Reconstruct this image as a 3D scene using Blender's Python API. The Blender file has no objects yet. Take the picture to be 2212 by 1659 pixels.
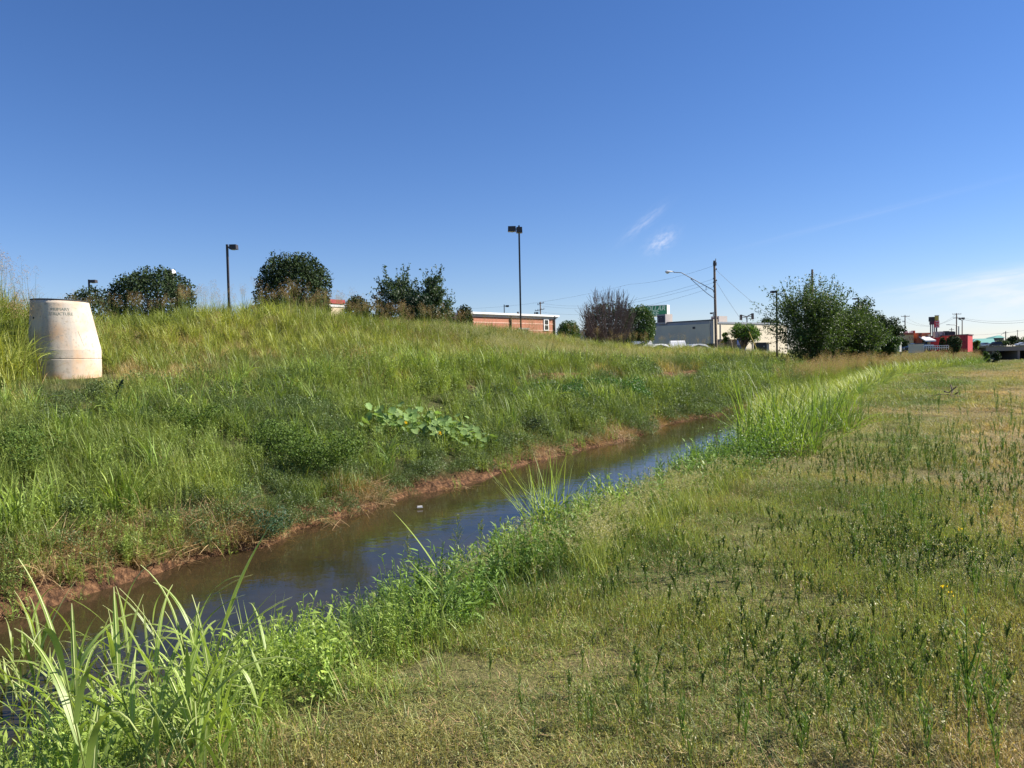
import bpy, math, random
import numpy as np
from mathutils import Vector, Matrix
R = math.radians
SC = bpy.context.scene
COL = SC.collection

# ------------------------------------------------------------------ camera
PITCH, ROLL, CZ, FPX = R(2.2), R(1.1), 1.6, 1671.0     # FPX: focal length for a 2212 px wide picture
_f = Vector((0, math.cos(PITCH), -math.sin(PITCH)))
_u0 = Vector((0, math.sin(PITCH), math.cos(PITCH)))
_r0 = Vector((1, 0, 0))
_u = _u0*math.cos(ROLL) + _r0*math.sin(ROLL)
_r = _r0*math.cos(ROLL) - _u0*math.sin(ROLL)
cam_d = bpy.data.cameras.new('camera')
cam = bpy.data.objects.new('camera', cam_d); COL.objects.link(cam)
cam.matrix_world = Matrix.Translation((0, 0, CZ)) @ Matrix((_r, _u, -_f)).transposed().to_4x4()
cam_d.sensor_width = 36; cam_d.lens = 36*FPX/2212
cam_d.clip_start = 0.05; cam_d.clip_end = 9000
SC.camera = cam

# ------------------------------------------------------------------ light
SUN_AZ, SUN_EL = 80, 38           # azimuth clockwise from +Y
SC.view_settings.view_transform = 'Standard'
SC.view_settings.look = 'None'
SC.view_settings.gamma = 1
SC.view_settings.exposure = 0.97
SC.cycles.max_bounces = 5; SC.cycles.diffuse_bounces = 2; SC.cycles.glossy_bounces = 2
SC.cycles.transmission_bounces = 3; SC.cycles.transparent_max_bounces = 4
SC.cycles.caustics_reflective = False; SC.cycles.caustics_refractive = False
SC.cycles.use_denoising = True

W = bpy.data.worlds.new('World'); SC.world = W; W.use_nodes = True
nt = W.node_tree; nt.nodes.clear()
def N(nt, t, **k):
    n = nt.nodes.new(t)
    for a, b in k.items(): setattr(n, a, b)
    return n
def L(nt, a, b): nt.links.new(a, b)
wo = N(nt, 'ShaderNodeOutputWorld'); bg = N(nt, 'ShaderNodeBackground')
sky = N(nt, 'ShaderNodeTexSky', sky_type='NISHITA', sun_disc=False)
sky.sun_elevation = R(SUN_EL); sky.sun_rotation = R(SUN_AZ)
sky.air_density = 1.0; sky.dust_density = 0.0; sky.ozone_density = 4.0; sky.altitude = 300
hs = N(nt, 'ShaderNodeHueSaturation'); hs.inputs['Saturation'].default_value = 1.13
sg = N(nt, 'ShaderNodeVectorMath', operation='MULTIPLY'); L(nt, sky.outputs[0], sg.inputs[0]); sg.inputs[1].default_value = (0.97, 0.96, 1.15)   # camera white balance
L(nt, sg.outputs[0], hs.inputs['Color'])
# thin clouds: patches around three directions, broken up with noise
tc = N(nt, 'ShaderNodeTexCoord')
def ray(x, y): return (_f + _r*((x-1106)/FPX) - _u*((y-829.5)/FPX))
def cloud_patch(px, py, along, across, tilt, strength, nscale, lo, hi):
    c = ray(px, py).normalized()
    right = Vector((c.y, -c.x, 0)).normalized(); up = right.cross(c)
    a = (right*math.cos(tilt) + up*math.sin(tilt)); b = (up*math.cos(tilt) - right*math.sin(tilt))
    def dotn(v):
        d = N(nt, 'ShaderNodeVectorMath', operation='DOT_PRODUCT'); L(nt, tc.outputs['Generated'], d.inputs[0]); d.inputs[1].default_value = v; return d.outputs['Value']
    def m(op, x, y=None):
        k = N(nt, 'ShaderNodeMath', operation=op)
        for i, q in enumerate((x, y)):
            if q is None: continue
            if isinstance(q, (int, float)): k.inputs[i].default_value = q
            else: L(nt, q, k.inputs[i])
        return k.outputs[0]
    da, db = m('MULTIPLY', dotn(a), 1/along), m('MULTIPLY', dotn(b), 1/across)
    r2 = m('ADD', m('MULTIPLY', da, da), m('MULTIPLY', db, db))
    fall = m('EXPONENT', m('MULTIPLY', r2, -1.0))
    front = m('GREATER_THAN', dotn(c), 0.0)
    comb = N(nt, 'ShaderNodeCombineXYZ'); L(nt, da, comb.inputs[0]); L(nt, db, comb.inputs[1])
    no = N(nt, 'ShaderNodeTexNoise'); no.inputs['Scale'].default_value = nscale; no.inputs['Detail'].default_value = 6; no.inputs['Roughness'].default_value = 0.6
    L(nt, comb.outputs[0], no.inputs['Vector'])
    mr = N(nt, 'ShaderNodeMapRange'); mr.inputs[1].default_value = lo; mr.inputs[2].default_value = hi
    L(nt, no.outputs[0], mr.inputs[0])
    return m('MULTIPLY', m('MULTIPLY', fall, front), m('MULTIPLY', mr.outputs[0], strength))
parts = [cloud_patch(2240, 632, 0.085, 0.022, R(3), .75, 1.3, 0.25, 0.6),
         cloud_patch(2120, 605, 0.09, 0.008, R(6), 0.4, 1.6, 0.3, 0.6),
         cloud_patch(1428, 522, 0.017, 0.009, R(35), 0.5, 1.7, 0.35, 0.65),
         cloud_patch(1390, 482, 0.028, 0.006, R(38), 0.25, 1.5, 0.35, 0.65),
         cloud_patch(1860, 468, 0.13, 0.0035, R(11), 0.06, 1.2, 0.3, 0.6),
         cloud_patch(1560, 700, 0.5, 0.02, R(1), 0.10, 2.0, 0.3, 0.7)]
acc = parts[0]
for p in parts[1:]:
    k = N(nt, 'ShaderNodeMath', operation='ADD'); L(nt, acc, k.inputs[0]); L(nt, p, k.inputs[1]); acc = k.outputs[0]
mx = N(nt, 'ShaderNodeMix', data_type='RGBA', clamp_factor=True)
L(nt, acc, mx.inputs[0]); L(nt, hs.outputs[0], mx.inputs[6]); mx.inputs[7].default_value = (8.4, 8.5, 9.6, 1)
L(nt, mx.outputs[2], bg.inputs[0]); bg.inputs[1].default_value = 0.059
L(nt, bg.outputs[0], wo.inputs[0])

sd = bpy.data.lights.new('sun', 'SUN'); sd.energy = 5.0; sd.angle = R(0.5); sd.color = (1.0, 0.93, 0.82)
sun = bpy.data.objects.new('sun', sd); COL.objects.link(sun)
_az, _el = R(SUN_AZ), R(SUN_EL)
sv = Vector((math.sin(_az)*math.cos(_el), math.cos(_az)*math.cos(_el), math.sin(_el)))
sun.rotation_euler = (-sv).to_track_quat('-Z', 'Y').to_euler(); sun.location = (60, 10, 60)

# ------------------------------------------------------------------ coordinates: s along the creek, t to its left
D = (math.sin(R(30)), math.cos(R(30)))
def st(x, y): return x*D[0]+y*D[1], -x*D[1]+y*D[0]
def xy(s, t): return s*D[0]-t*D[1], s*D[1]+t*D[0]
def at(px, py, Y):
    d = ray(px, py); k = Y/d.y; return Vector((0, 0, CZ)) + d*k
def onz(px, py, z):
    d = ray(px, py); return Vector((0, 0, CZ)) + d*((z-CZ)/d.z)

def _hash(ix, iy, seed):
    n = (ix.astype(np.int64)*374761393 + iy.astype(np.int64)*668265263 + seed*1442695041) & 0xffffffff
    n = ((n ^ (n >> 13))*1274126177) & 0xffffffff
    return ((n ^ (n >> 16)) & 0xffff)/65535.0
def vnoise(x, y, seed=0):
    x = np.asarray(x, float); y = np.asarray(y, float)
    ix = np.floor(x); iy = np.floor(y); fx = x-ix; fy = y-iy
    fx = fx*fx*(3-2*fx); fy = fy*fy*(3-2*fy)
    a = _hash(ix, iy, seed); b = _hash(ix+1, iy, seed); c = _hash(ix, iy+1, seed); d = _hash(ix+1, iy+1, seed)
    return (a*(1-fx)+b*fx)*(1-fy) + (c*(1-fx)+d*fx)*fy
def fbm(x, y, seed=0, oct=4):
    v = 0; amp = 0.5; tot = 0
    for o in range(oct):
        v = v + amp*vnoise(np.asarray(x)*2**o, np.asarray(y)*2**o, seed+o*17); tot += amp; amp *= 0.5
    return v/tot
def sstep(a, b, v): 
    k = np.clip((v-a)/(b-a), 0, 1); return k*k*(3-2*k)

CS = [-40, 0, 12, 15, 18, 22, 28, 36, 48, 72, 110, 160, 500]
CH = [2.6, 2.8, 2.75, 2.35, 2.65, 3.15, 2.85, 2.85, 2.1, 1.25, -0.35, -0.5, 0.2]
def bank_shift(s, t0): return (fbm(s*0.5, t0*0.1, 5, 3)-0.5)*1.0-0.22
def toff(s): return np.interp(s, [-50, 45, 55, 63, 87, 122, 200, 394, 800], [0, 0, -0.9, -1.8, -7, -14, -26, -30, -30])
def tprime(s, t): return t - toff(s)
def H(x, y, fine=True):
    x = np.asarray(x, float); y = np.asarray(y, float)
    s, t0 = st(x, y); t = tprime(s, t0)
    e = bank_shift(s, t0)*sstep(7.5, 8.6, t)*(1-sstep(12, 14, t))      # wandering far edge
    tt = t+e
    low = np.interp(s, [0, 20, 30, 45, 70, 120, 400], [0.45, 0.55, 0.35, 0.0, -0.15, -0.3, -0.3])
    hc = np.interp(s, CS, CH); mid = low*0.45 + hc*0.38
    z = np.where(tt < 2.5, 0.0, 0.0)
    z = z + np.where((tt >= 2.5) & (tt < 7), -(1.55)*sstep(2.2, 5.9, tt), 0)
    zb = -1.55
    far = np.interp(tt, [7, 8.95, 9.12, 9.35, 10.5, 14.4], [0, .0, .50, .60, 1.0, 1.0])
    lk = np.interp(s, [-10, 6, 10, 14, 60], [.9, .8, .6, .4, .35]); far = np.where(far > .35, .35+(far-.35)*lk, far)
    zl = np.where(tt < 9.35, zb + far, 0)
    # slope above the lip
    lip = zb+.35+.25*lk
    zl = np.where(tt >= 9.35, lip + (low-lip)*np.clip((tt-9.35)/5.1, 0, 1)**0.8, zl)
    zl = zl + sstep(14.5, 14.9, tt)*0.42*(sstep(6, 18, s)*(1-sstep(55, 70, s)))
    zl = np.where(tt > 15.0, low+0.42*sstep(6, 18, s)*(1-sstep(55, 70, s)) + (mid-low)*np.clip((tt-15)/4.7, 0, 1), zl)
    m2 = np.where(tt > 19.7, 1.0, 0.0)
    zl = np.where(m2 > 0, mid + 0.42*sstep(6, 18, s)*(1-sstep(55, 70, s))*(1-sstep(19.7, 22, tt)) + (hc-mid)*sstep(19.2, 24.5, tt)*1.0, zl)
    zl = np.where(tt > 26, hc - (hc*0.25+0.1)*sstep(26, 34, tt), zl)
    z = np.where(tt >= 7, zl, z)
    z = z + (fbm(x*0.35, y*0.35, 3, 3)-0.5)*0.10*(1-0.7*sstep(3, 5, tt)*(1-sstep(9.3, 10.5, tt))) 
    z = z + (fbm(x*0.12, y*0.12, 9, 2)-0.5)*0.5*sstep(10, 16, tt)*(1-sstep(60, 90, tt))
    # level pad around the concrete structure
    g = np.exp(-((x+11.48)**2+(y-19.8)**2)/3.0); z = z*(1-g)+1.16*g
    # deeper channel far away towards the bridge
    cc = -0.063*(y) - 2.0
    dep = sstep(75, 160, s)
    ch = -1.2-0.012*np.maximum(s-90, 0) + np.maximum(np.abs(t0-cc)-(1.5+9*dep), 0)*0.45
    z = np.where(s > 75, np.minimum(z, ch + (1-dep)*3), z)
    return z
def Hs(x, y): return float(H(np.array([x]), np.array([y]))[0])
def G(px, py):
    """where the ray through a photo pixel meets the terrain"""
    d = ray(px, py); d = d/d.y
    ys = np.geomspace(1.5, 400, 3000)
    zz = CZ + d.z*ys - H(d.x*ys, ys)
    i = int(np.argmax(zz < 0)); Y = ys[i]
    return Vector((d.x*Y, Y, Hs(d.x*Y, Y)))

# ------------------------------------------------------------------ materials
def mat(name, col, rough=0.7, metal=0.0, noise=None, bump=None, spec=0.5, emis=None):
    m = bpy.data.materials.new(name); m.use_nodes = True; t = m.node_tree; b = t.nodes['Principled BSDF']
    b.inputs['Base Color'].default_value = (*col, 1); b.inputs['Roughness'].default_value = rough; b.inputs['Metallic'].default_value = metal
    b.inputs['Specular IOR Level'].default_value = spec
    if noise:
        sc, col2, lo, hi = noise
        tcn = N(t, 'ShaderNodeTexCoord'); no = N(t, 'ShaderNodeTexNoise'); no.inputs['Scale'].default_value = sc; no.inputs['Detail'].default_value = 6
        L(t, tcn.outputs['Object'], no.inputs['Vector'])
        mr = N(t, 'ShaderNodeMapRange'); mr.inputs[1].default_value = lo; mr.inputs[2].default_value = hi; L(t, no.outputs[0], mr.inputs[0])
        mi = N(t, 'ShaderNodeMix', data_type='RGBA'); L(t, mr.outputs[0], mi.inputs[0]); mi.inputs[6].default_value = (*col, 1); mi.inputs[7].default_value = (*col2, 1)
        L(t, mi.outputs[2], b.inputs['Base Color'])
        if bump:
            bp = N(t, 'ShaderNodeBump'); bp.inputs['Strength'].default_value = bump; bp.inputs['Distance'].default_value = 0.02; L(t, no.outputs[0], bp.inputs['Height']); L(t, bp.outputs[0], b.inputs['Normal'])
    return m
def vegmat(name, col=None, transl=0.27, rough=0.5, vary=0.42, warm=(1.45, 1.12, 0.7), gain=1.0):
    """leaf material; col None: the colour comes from each instance's own tint"""
    m = bpy.data.materials.new(name); m.use_nodes = True; t = m.node_tree; t.nodes.clear()
    out = N(t, 'ShaderNodeOutputMaterial')
    if col is None:
        a = N(t, 'ShaderNodeAttribute', attribute_type='INSTANCER', attribute_name='tint'); c = a.outputs['Color']
    else:
        a = N(t, 'ShaderNodeRGB'); a.outputs[0].default_value = (*col, 1); c = a.outputs[0]
    cv = N(t, 'ShaderNodeAttribute', attribute_type='GEOMETRY', attribute_name='cv')
    sep = N(t, 'ShaderNodeSeparateColor'); L(t, cv.outputs['Color'], sep.inputs[0])
    # warm shift per leaf
    wm = N(t, 'ShaderNodeMix', data_type='RGBA', blend_type='MULTIPLY'); L(t, sep.outputs[1], wm.inputs[0]); L(t, c, wm.inputs[6]); wm.inputs[7].default_value = (*warm, 1)
    mr = N(t, 'ShaderNodeMapRange'); mr.inputs[3].default_value = gain*(1-vary); mr.inputs[4].default_value = gain*(1+vary); L(t, sep.outputs[0], mr.inputs[0])
    vm = N(t, 'ShaderNodeVectorMath', operation='SCALE'); L(t, wm.outputs[2], vm.inputs[0]); L(t, mr.outputs[0], vm.inputs['Scale'])
    b = N(t, 'ShaderNodeBsdfPrincipled'); b.inputs['Roughness'].default_value = rough; b.inputs['Specular IOR Level'].default_value = 0.35
    L(t, vm.outputs[0], b.inputs['Base Color'])
    tr = N(t, 'ShaderNodeBsdfTranslucent'); tm = N(t, 'ShaderNodeVectorMath', operation='MULTIPLY'); L(t, vm.outputs[0], tm.inputs[0]); tm.inputs[1].default_value = (1.5, 1.5, 0.7)
    L(t, tm.outputs[0], tr.inputs[0])
    ms = N(t, 'ShaderNodeMixShader'); ms.inputs[0].default_value = transl; L(t, b.outputs[0], ms.inputs[1]); L(t, tr.outputs[0], ms.inputs[2]); L(t, ms.outputs[0], out.inputs[0])
    return m

# ------------------------------------------------------------------ mesh builders
class MB:
    def __init__(s): s.v = []; s.f = []; s.m = []
    def add(s, vs, fs, mi=0):
        o = len(s.v); s.v += [tuple(v) for v in vs]; s.f += [tuple(i+o for i in f) for f in fs]; s.m += [mi]*len(fs)
    def box(s, c, dx, dy, dz, rz=0.0, mi=0, taper=1.0):
        c = Vector(c); vs = []
        for z in (-.5, .5):
            k = taper if z > 0 else 1.0
            for x, y in ((-.5, -.5), (.5, -.5), (.5, .5), (-.5, .5)):
                px, py = x*dx*k, y*dy*k
                vs.append((c.x+px*math.cos(rz)-py*math.sin(rz), c.y+px*math.sin(rz)+py*math.cos(rz), c.z+z*dz))
        s.add(vs, [(0, 3, 2, 1), (4, 5, 6, 7), (0, 1, 5, 4), (1, 2, 6, 5), (2, 3, 7, 6), (3, 0, 4, 7)], mi)
    def tube(s, pts, rad, n=6, mi=0, cap=True):
        pts = [Vector(p) for p in pts]; rings = []
        if isinstance(rad, (int, float)): rad = [rad]*len(pts)
        for i, p in enumerate(pts):
            d = (pts[min(i+1, len(pts)-1)] - pts[max(i-1, 0)])
            d = d.normalized() if d.length > 1e-9 else Vector((0, 0, 1))
            a = d.cross(Vector((0.13, 0.98, 0.1))); a = a.normalized() if a.length > 1e-4 else Vector((1, 0, 0)); b = d.cross(a)
            rings += [p + (a*math.cos(6.2832*k/n) + b*math.sin(6.2832*k/n))*rad[i] for k in range(n)]
        fs = []
        for i in range(len(pts)-1):
            for k in range(n): fs.append((i*n+k, i*n+(k+1) % n, (i+1)*n+(k+1) % n, (i+1)*n+k))
        if cap: fs.append(tuple(range(n))[::-1]); fs.append(tuple((len(pts)-1)*n+k for k in range(n)))
        s.add(rings, fs, mi)
    def prism(s, quad_bottom, z0, z1, mi=0):
        n = len(quad_bottom); vs = [(p[0], p[1], z0) for p in quad_bottom] + [(p[0], p[1], z1) for p in quad_bottom]
        s.add(vs, [tuple(range(n))[::-1], tuple(range(n, 2*n))] + [(i, (i+1) % n, (i+1) % n+n, i+n) for i in range(n)], mi)
    def build(s, name, mats, parent=None, smooth=False, loc=None):
        me = bpy.data.meshes.new(name); vs = s.v
        if loc is not None: vs = [(v[0]-loc[0], v[1]-loc[1], v[2]-loc[2]) for v in vs]
        me.from_pydata(vs, [], s.f)
        if not isinstance(mats, (list, tuple)): mats = [mats]
        for m in mats: me.materials.append(m)
        if len(mats) > 1: me.polygons.foreach_set('material_index', s.m)
        if smooth: me.polygons.foreach_set('use_smooth', [True]*len(me.polygons))
        me.update(); o = bpy.data.objects.new(name, me); COL.objects.link(o)
        if loc is not None and parent is None: o.location = loc
        if parent is not None: o.parent = parent
        return o
def tag(o, label=None, cat=None, group=None, kind=None):
    if label: o['label'] = label
    if cat: o['category'] = cat
    if group: o['group'] = group
    if kind: o['kind'] = kind
    return o
def empty(name, loc, label, cat, group=None, rz=0):
    o = bpy.data.objects.new(name, None); COL.objects.link(o); o.location = loc; o.rotation_euler = (0, 0, rz); o.empty_display_size = 0.2
    return tag(o, label, cat, group)
def copy_tree(o, parent=None):
    c = o.copy(); COL.objects.link(c)
    if parent is not None: c.parent = parent
    for ch in list(o.children): copy_tree(ch, c)
    return c
# numpy leaf / blade geometry: each piece is (verts Nx3, faces list-array Mx4, cv Nx2, matindex)
def mesh_np(name, pieces, mats):
    V = np.concatenate([p[0] for p in pieces]); cvs = np.concatenate([p[2] for p in pieces])
    F = []; MI = []; o = 0
    for p in pieces: F.append(p[1]+o); MI.append(np.full(len(p[1]), p[3])); o += len(p[0])
    F = np.concatenate(F); MI = np.concatenate(MI)
    me = bpy.data.meshes.new(name); me.vertices.add(len(V)); me.vertices.foreach_set('co', V.astype(np.float32).ravel())
    me.loops.add(len(F)*4); me.loops.foreach_set('vertex_index', F.astype(np.int32).ravel())
    me.polygons.add(len(F)); me.polygons.foreach_set('loop_start', np.arange(len(F), dtype=np.int32)*4)
    try: me.polygons.foreach_set('loop_total', np.full(len(F), 4, dtype=np.int32))
    except Exception: pass
    for m in mats: me.materials.append(m)
    me.polygons.foreach_set('material_index', MI.astype(np.int32))
    me.update(calc_edges=True)
    at_ = me.color_attributes.new('cv', 'FLOAT_COLOR', 'POINT')
    c4 = np.ones((len(V), 4), np.float32); c4[:, :2] = cvs[:, :2]; at_.data.foreach_set('color', c4.ravel())
    return me
def blades(rng, base, L_, w, th0, kap, az=None, k=4, mi=0, twist=0.6, warm=0.35, pw=1.3, tipw=0.0):
    """arching blades. base Nx3; L_ length, w width, th0 lean at the base, kap bending (radians over the length)"""
    n = len(base); L_ = np.broadcast_to(L_, n); w = np.broadcast_to(w, n); th0 = np.broadcast_to(th0, n); kap = np.broadcast_to(kap, n)
    if az is None: az = rng.uniform(0, 2*np.pi, n)
    u = np.linspace(0, 1, k+1)
    th = th0[:, None] + kap[:, None]*u[None]**pw
    dl = (L_/k)[:, None]
    hx = np.concatenate([np.zeros((n, 1)), np.cumsum(np.sin(th[:, :-1]*0.5+th[:, 1:]*0.5)*dl, 1)], 1)
    hz = np.concatenate([np.zeros((n, 1)), np.cumsum(np.cos(th[:, :-1]*0.5+th[:, 1:]*0.5)*dl, 1)], 1)
    C = np.stack([base[:, 0, None]+hx*np.cos(az)[:, None], base[:, 1, None]+hx*np.sin(az)[:, None], base[:, 2, None]+hz], 2)
    tw = rng.uniform(-twist, twist, n)
    sa = az+np.pi/2
    side = np.stack([np.cos(sa)*np.cos(tw), np.sin(sa)*np.cos(tw), np.sin(tw)], 1)
    ww = np.minimum(1, 0.55+1.8*u)*(1-u**2.2)*(1-tipw)+tipw
    off = side[:, None, :]*(w[:, None]*0.5*ww[None])[:, :, None]
    V = np.stack([C-off, C+off], 2).reshape(n, (k+1)*2, 3)
    f = np.array([[2*i, 2*i+1, 2*i+3, 2*i+2] for i in range(k)])
    F = (f[None]+(np.arange(n)*(k+1)*2)[:, None, None]).reshape(-1, 4)
    r1 = rng.uniform(0, 1, n); r2 = rng.uniform(0, 1, n)**2*warm
    cv = np.stack([np.repeat(r1, (k+1)*2), np.clip(np.repeat(r2, (k+1)*2)+np.tile(np.repeat(u**2*0.25, 2), n)*min(1, warm*2), 0, 1)], 1)
    return (V.reshape(-1, 3), F, cv, mi), C
def leaves(rng, P, size, mi=0, aspect=0.5, up=0.3, warm=0.3, fold=True):
    """leaf-sized kites at points P"""
    n = len(P); size = np.broadcast_to(size, n)
    d = rng.normal(size=(n, 3)); d[:, 2] += up; d /= np.linalg.norm(d, axis=1)[:, None]
    q = rng.normal(size=(n, 3)); sd_ = np.cross(d, q); sd_ /= np.linalg.norm(sd_, axis=1)[:, None]
    a = P - d*size[:, None]*0.5; c = P + d*size[:, None]*0.5
    b = P + sd_*size[:, None]*0.5*aspect - d*size[:, None]*0.08; e = P - sd_*size[:, None]*0.5*aspect - d*size[:, None]*0.08
    V = np.stack([a, b, c, e], 1).reshape(-1, 3)
    F = np.arange(n*4).reshape(-1, 4)
    cv = np.stack([np.repeat(rng.uniform(0, 1, n), 4), np.repeat(rng.uniform(0, 1, n)**2*warm, 4)], 1)
    return (V, F, cv, mi)
def discP(rng, n, r, z=0.0, p=0.5):
    a = rng.uniform(0, 2*np.pi, n); d = r*rng.uniform(0, 1, n)**p
    return np.stack([d*np.cos(a), d*np.sin(a), np.full(n, z)], 1)
def stalks(rng, base, tops, rad, mi=0, warm=0.2):
    """thin stems as crossed ribbons from base to tops"""
    n = len(base); d = tops-base; out = []
    for q in (np.array([1.0, 0, 0]), np.array([0, 1.0, 0])):
        o = np.broadcast_to(q*rad, (n, 3)); V = np.stack([base-o, base+o, tops+o*0.6, tops-o*0.6], 1).reshape(-1, 3)
        cv = np.stack([np.repeat(rng.uniform(.2, .8, n), 4), np.repeat(rng.uniform(0, warm, n), 4)], 1)
        out.append((V, np.arange(n*4).reshape(-1, 4), cv, mi))
    return out

M_T = vegmat('leaf_tinted')
M_TL = vegmat('broad_leaf_tinted', transl=0.45, vary=0.3)
M_PL = vegmat('seed_plume', (0.36, 0.25, 0.13), transl=0.3, vary=0.35, warm=(1.0, 0.8, 0.7))
M_PLP = vegmat('pale_seed_head', (0.40, 0.38, 0.20), transl=0.3, vary=0.3)
M_ST = vegmat('dry_straw', (0.42, 0.30, 0.15), transl=0.2, vary=0.4, warm=(0.8, 0.6, 0.5))
M_YF = vegmat('yellow_petal', (0.85, 0.60, 0.03), transl=0.3)
M_WF = vegmat('white_petal', (0.75, 0.75, 0.70), transl=0.3)

LIB = bpy.data.collections.new('plant_library')       # sources of the stuff objects, not in the scene themselves
def proto_col(name, meshes):
    c = bpy.data.collections.new(name)
    for i, me in enumerate(meshes): c.objects.link(bpy.data.objects.new('%s_%02d' % (name, i), me))
    return c
def scatter(name, meshes, x, y, z, scl, tint, rng, idx=None, label=None, tilt=0.08, rotz=None, cat=None):
    n = len(x); me = bpy.data.meshes.new(name); me.vertices.add(n)
    me.vertices.foreach_set('co', np.stack([x, y, z], 1).astype(np.float32).ravel())
    rot = np.stack([rng.normal(0, tilt, n), rng.normal(0, tilt, n), rng.uniform(0, 6.283, n) if rotz is None else rotz], 1)
    if np.ndim(scl) == 1: scl = np.stack([scl, scl, scl], 1)
    if idx is None: idx = rng.integers(0, len(meshes), n)
    for nm, ty, data, f in (('rot', 'FLOAT_VECTOR', rot, 'vector'), ('scl', 'FLOAT_VECTOR', scl, 'vector'), ('idx', 'INT', idx, 'value')):
        a = me.attributes.new(nm, ty, 'POINT'); a.data.foreach_set(f, np.ascontiguousarray(data, dtype=(np.int32 if ty == 'INT' else np.float32)).ravel())
    a = me.attributes.new('tint', 'FLOAT_COLOR', 'POINT'); t4 = np.ones((n, 4), np.float32); t4[:, :3] = tint; a.data.foreach_set('color', t4.ravel())
    o = bpy.data.objects.new(name, me); COL.objects.link(o)
    g = bpy.data.node_groups.new(name, 'GeometryNodeTree')
    g.interface.new_socket('Geometry', in_out='INPUT', socket_type='NodeSocketGeometry'); g.interface.new_socket('Geometry', in_out='OUTPUT', socket_type='NodeSocketGeometry')
    gi = N(g, 'NodeGroupInput'); go = N(g, 'NodeGroupOutput')
    ci = N(g, 'GeometryNodeCollectionInfo'); ci.inputs['Collection'].default_value = proto_col(name+'_kinds', meshes)
    ci.inputs['Separate Children'].default_value = True; ci.inputs['Reset Children'].default_value = True
    ip = N(g, 'GeometryNodeInstanceOnPoints'); ip.inputs['Pick Instance'].default_value = True
    def na(nm, ty):
        k = N(g, 'GeometryNodeInputNamedAttribute', data_type=ty); k.inputs[0].default_value = nm; return k.outputs[0]
    er = N(g, 'FunctionNodeEulerToRotation'); L(g, na('rot', 'FLOAT_VECTOR'), er.inputs[0])
    L(g, gi.outputs[0], ip.inputs['Points']); L(g, ci.outputs[0], ip.inputs['Instance']); L(g, na('idx', 'INT'), ip.inputs['Instance Index'])
    L(g, er.outputs[0], ip.inputs['Rotation']); L(g, na('scl', 'FLOAT_VECTOR'), ip.inputs['Scale']); L(g, ip.outputs[0], go.inputs[0])
    md = o.modifiers.new('scatter', 'NODES'); md.node_group = g
    tag(o, label, cat, kind='stuff'); return o
HALF = R(41)
def cand(rng, rho0, d0, p, dmin, dmax, half=HALF):
    ds = np.linspace(dmin, dmax, 4000); rho = rho0*np.minimum(1, d0/ds)**p; w = rho*ds*2*half
    n = int(np.sum((w[1:]+w[:-1])*0.5*np.diff(ds))); c = np.concatenate([[0], np.cumsum((w[1:]+w[:-1])*0.5)]); c /= c[-1]
    d = np.interp(rng.uniform(0, 1, n), c, ds); a = rng.uniform(-half, half, n)
    return d*np.sin(a), d*np.cos(a), d
def lerp3(a, b, k): return np.asarray(a)[None]*(1-k[:, None]) + np.asarray(b)[None]*k[:, None]
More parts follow.
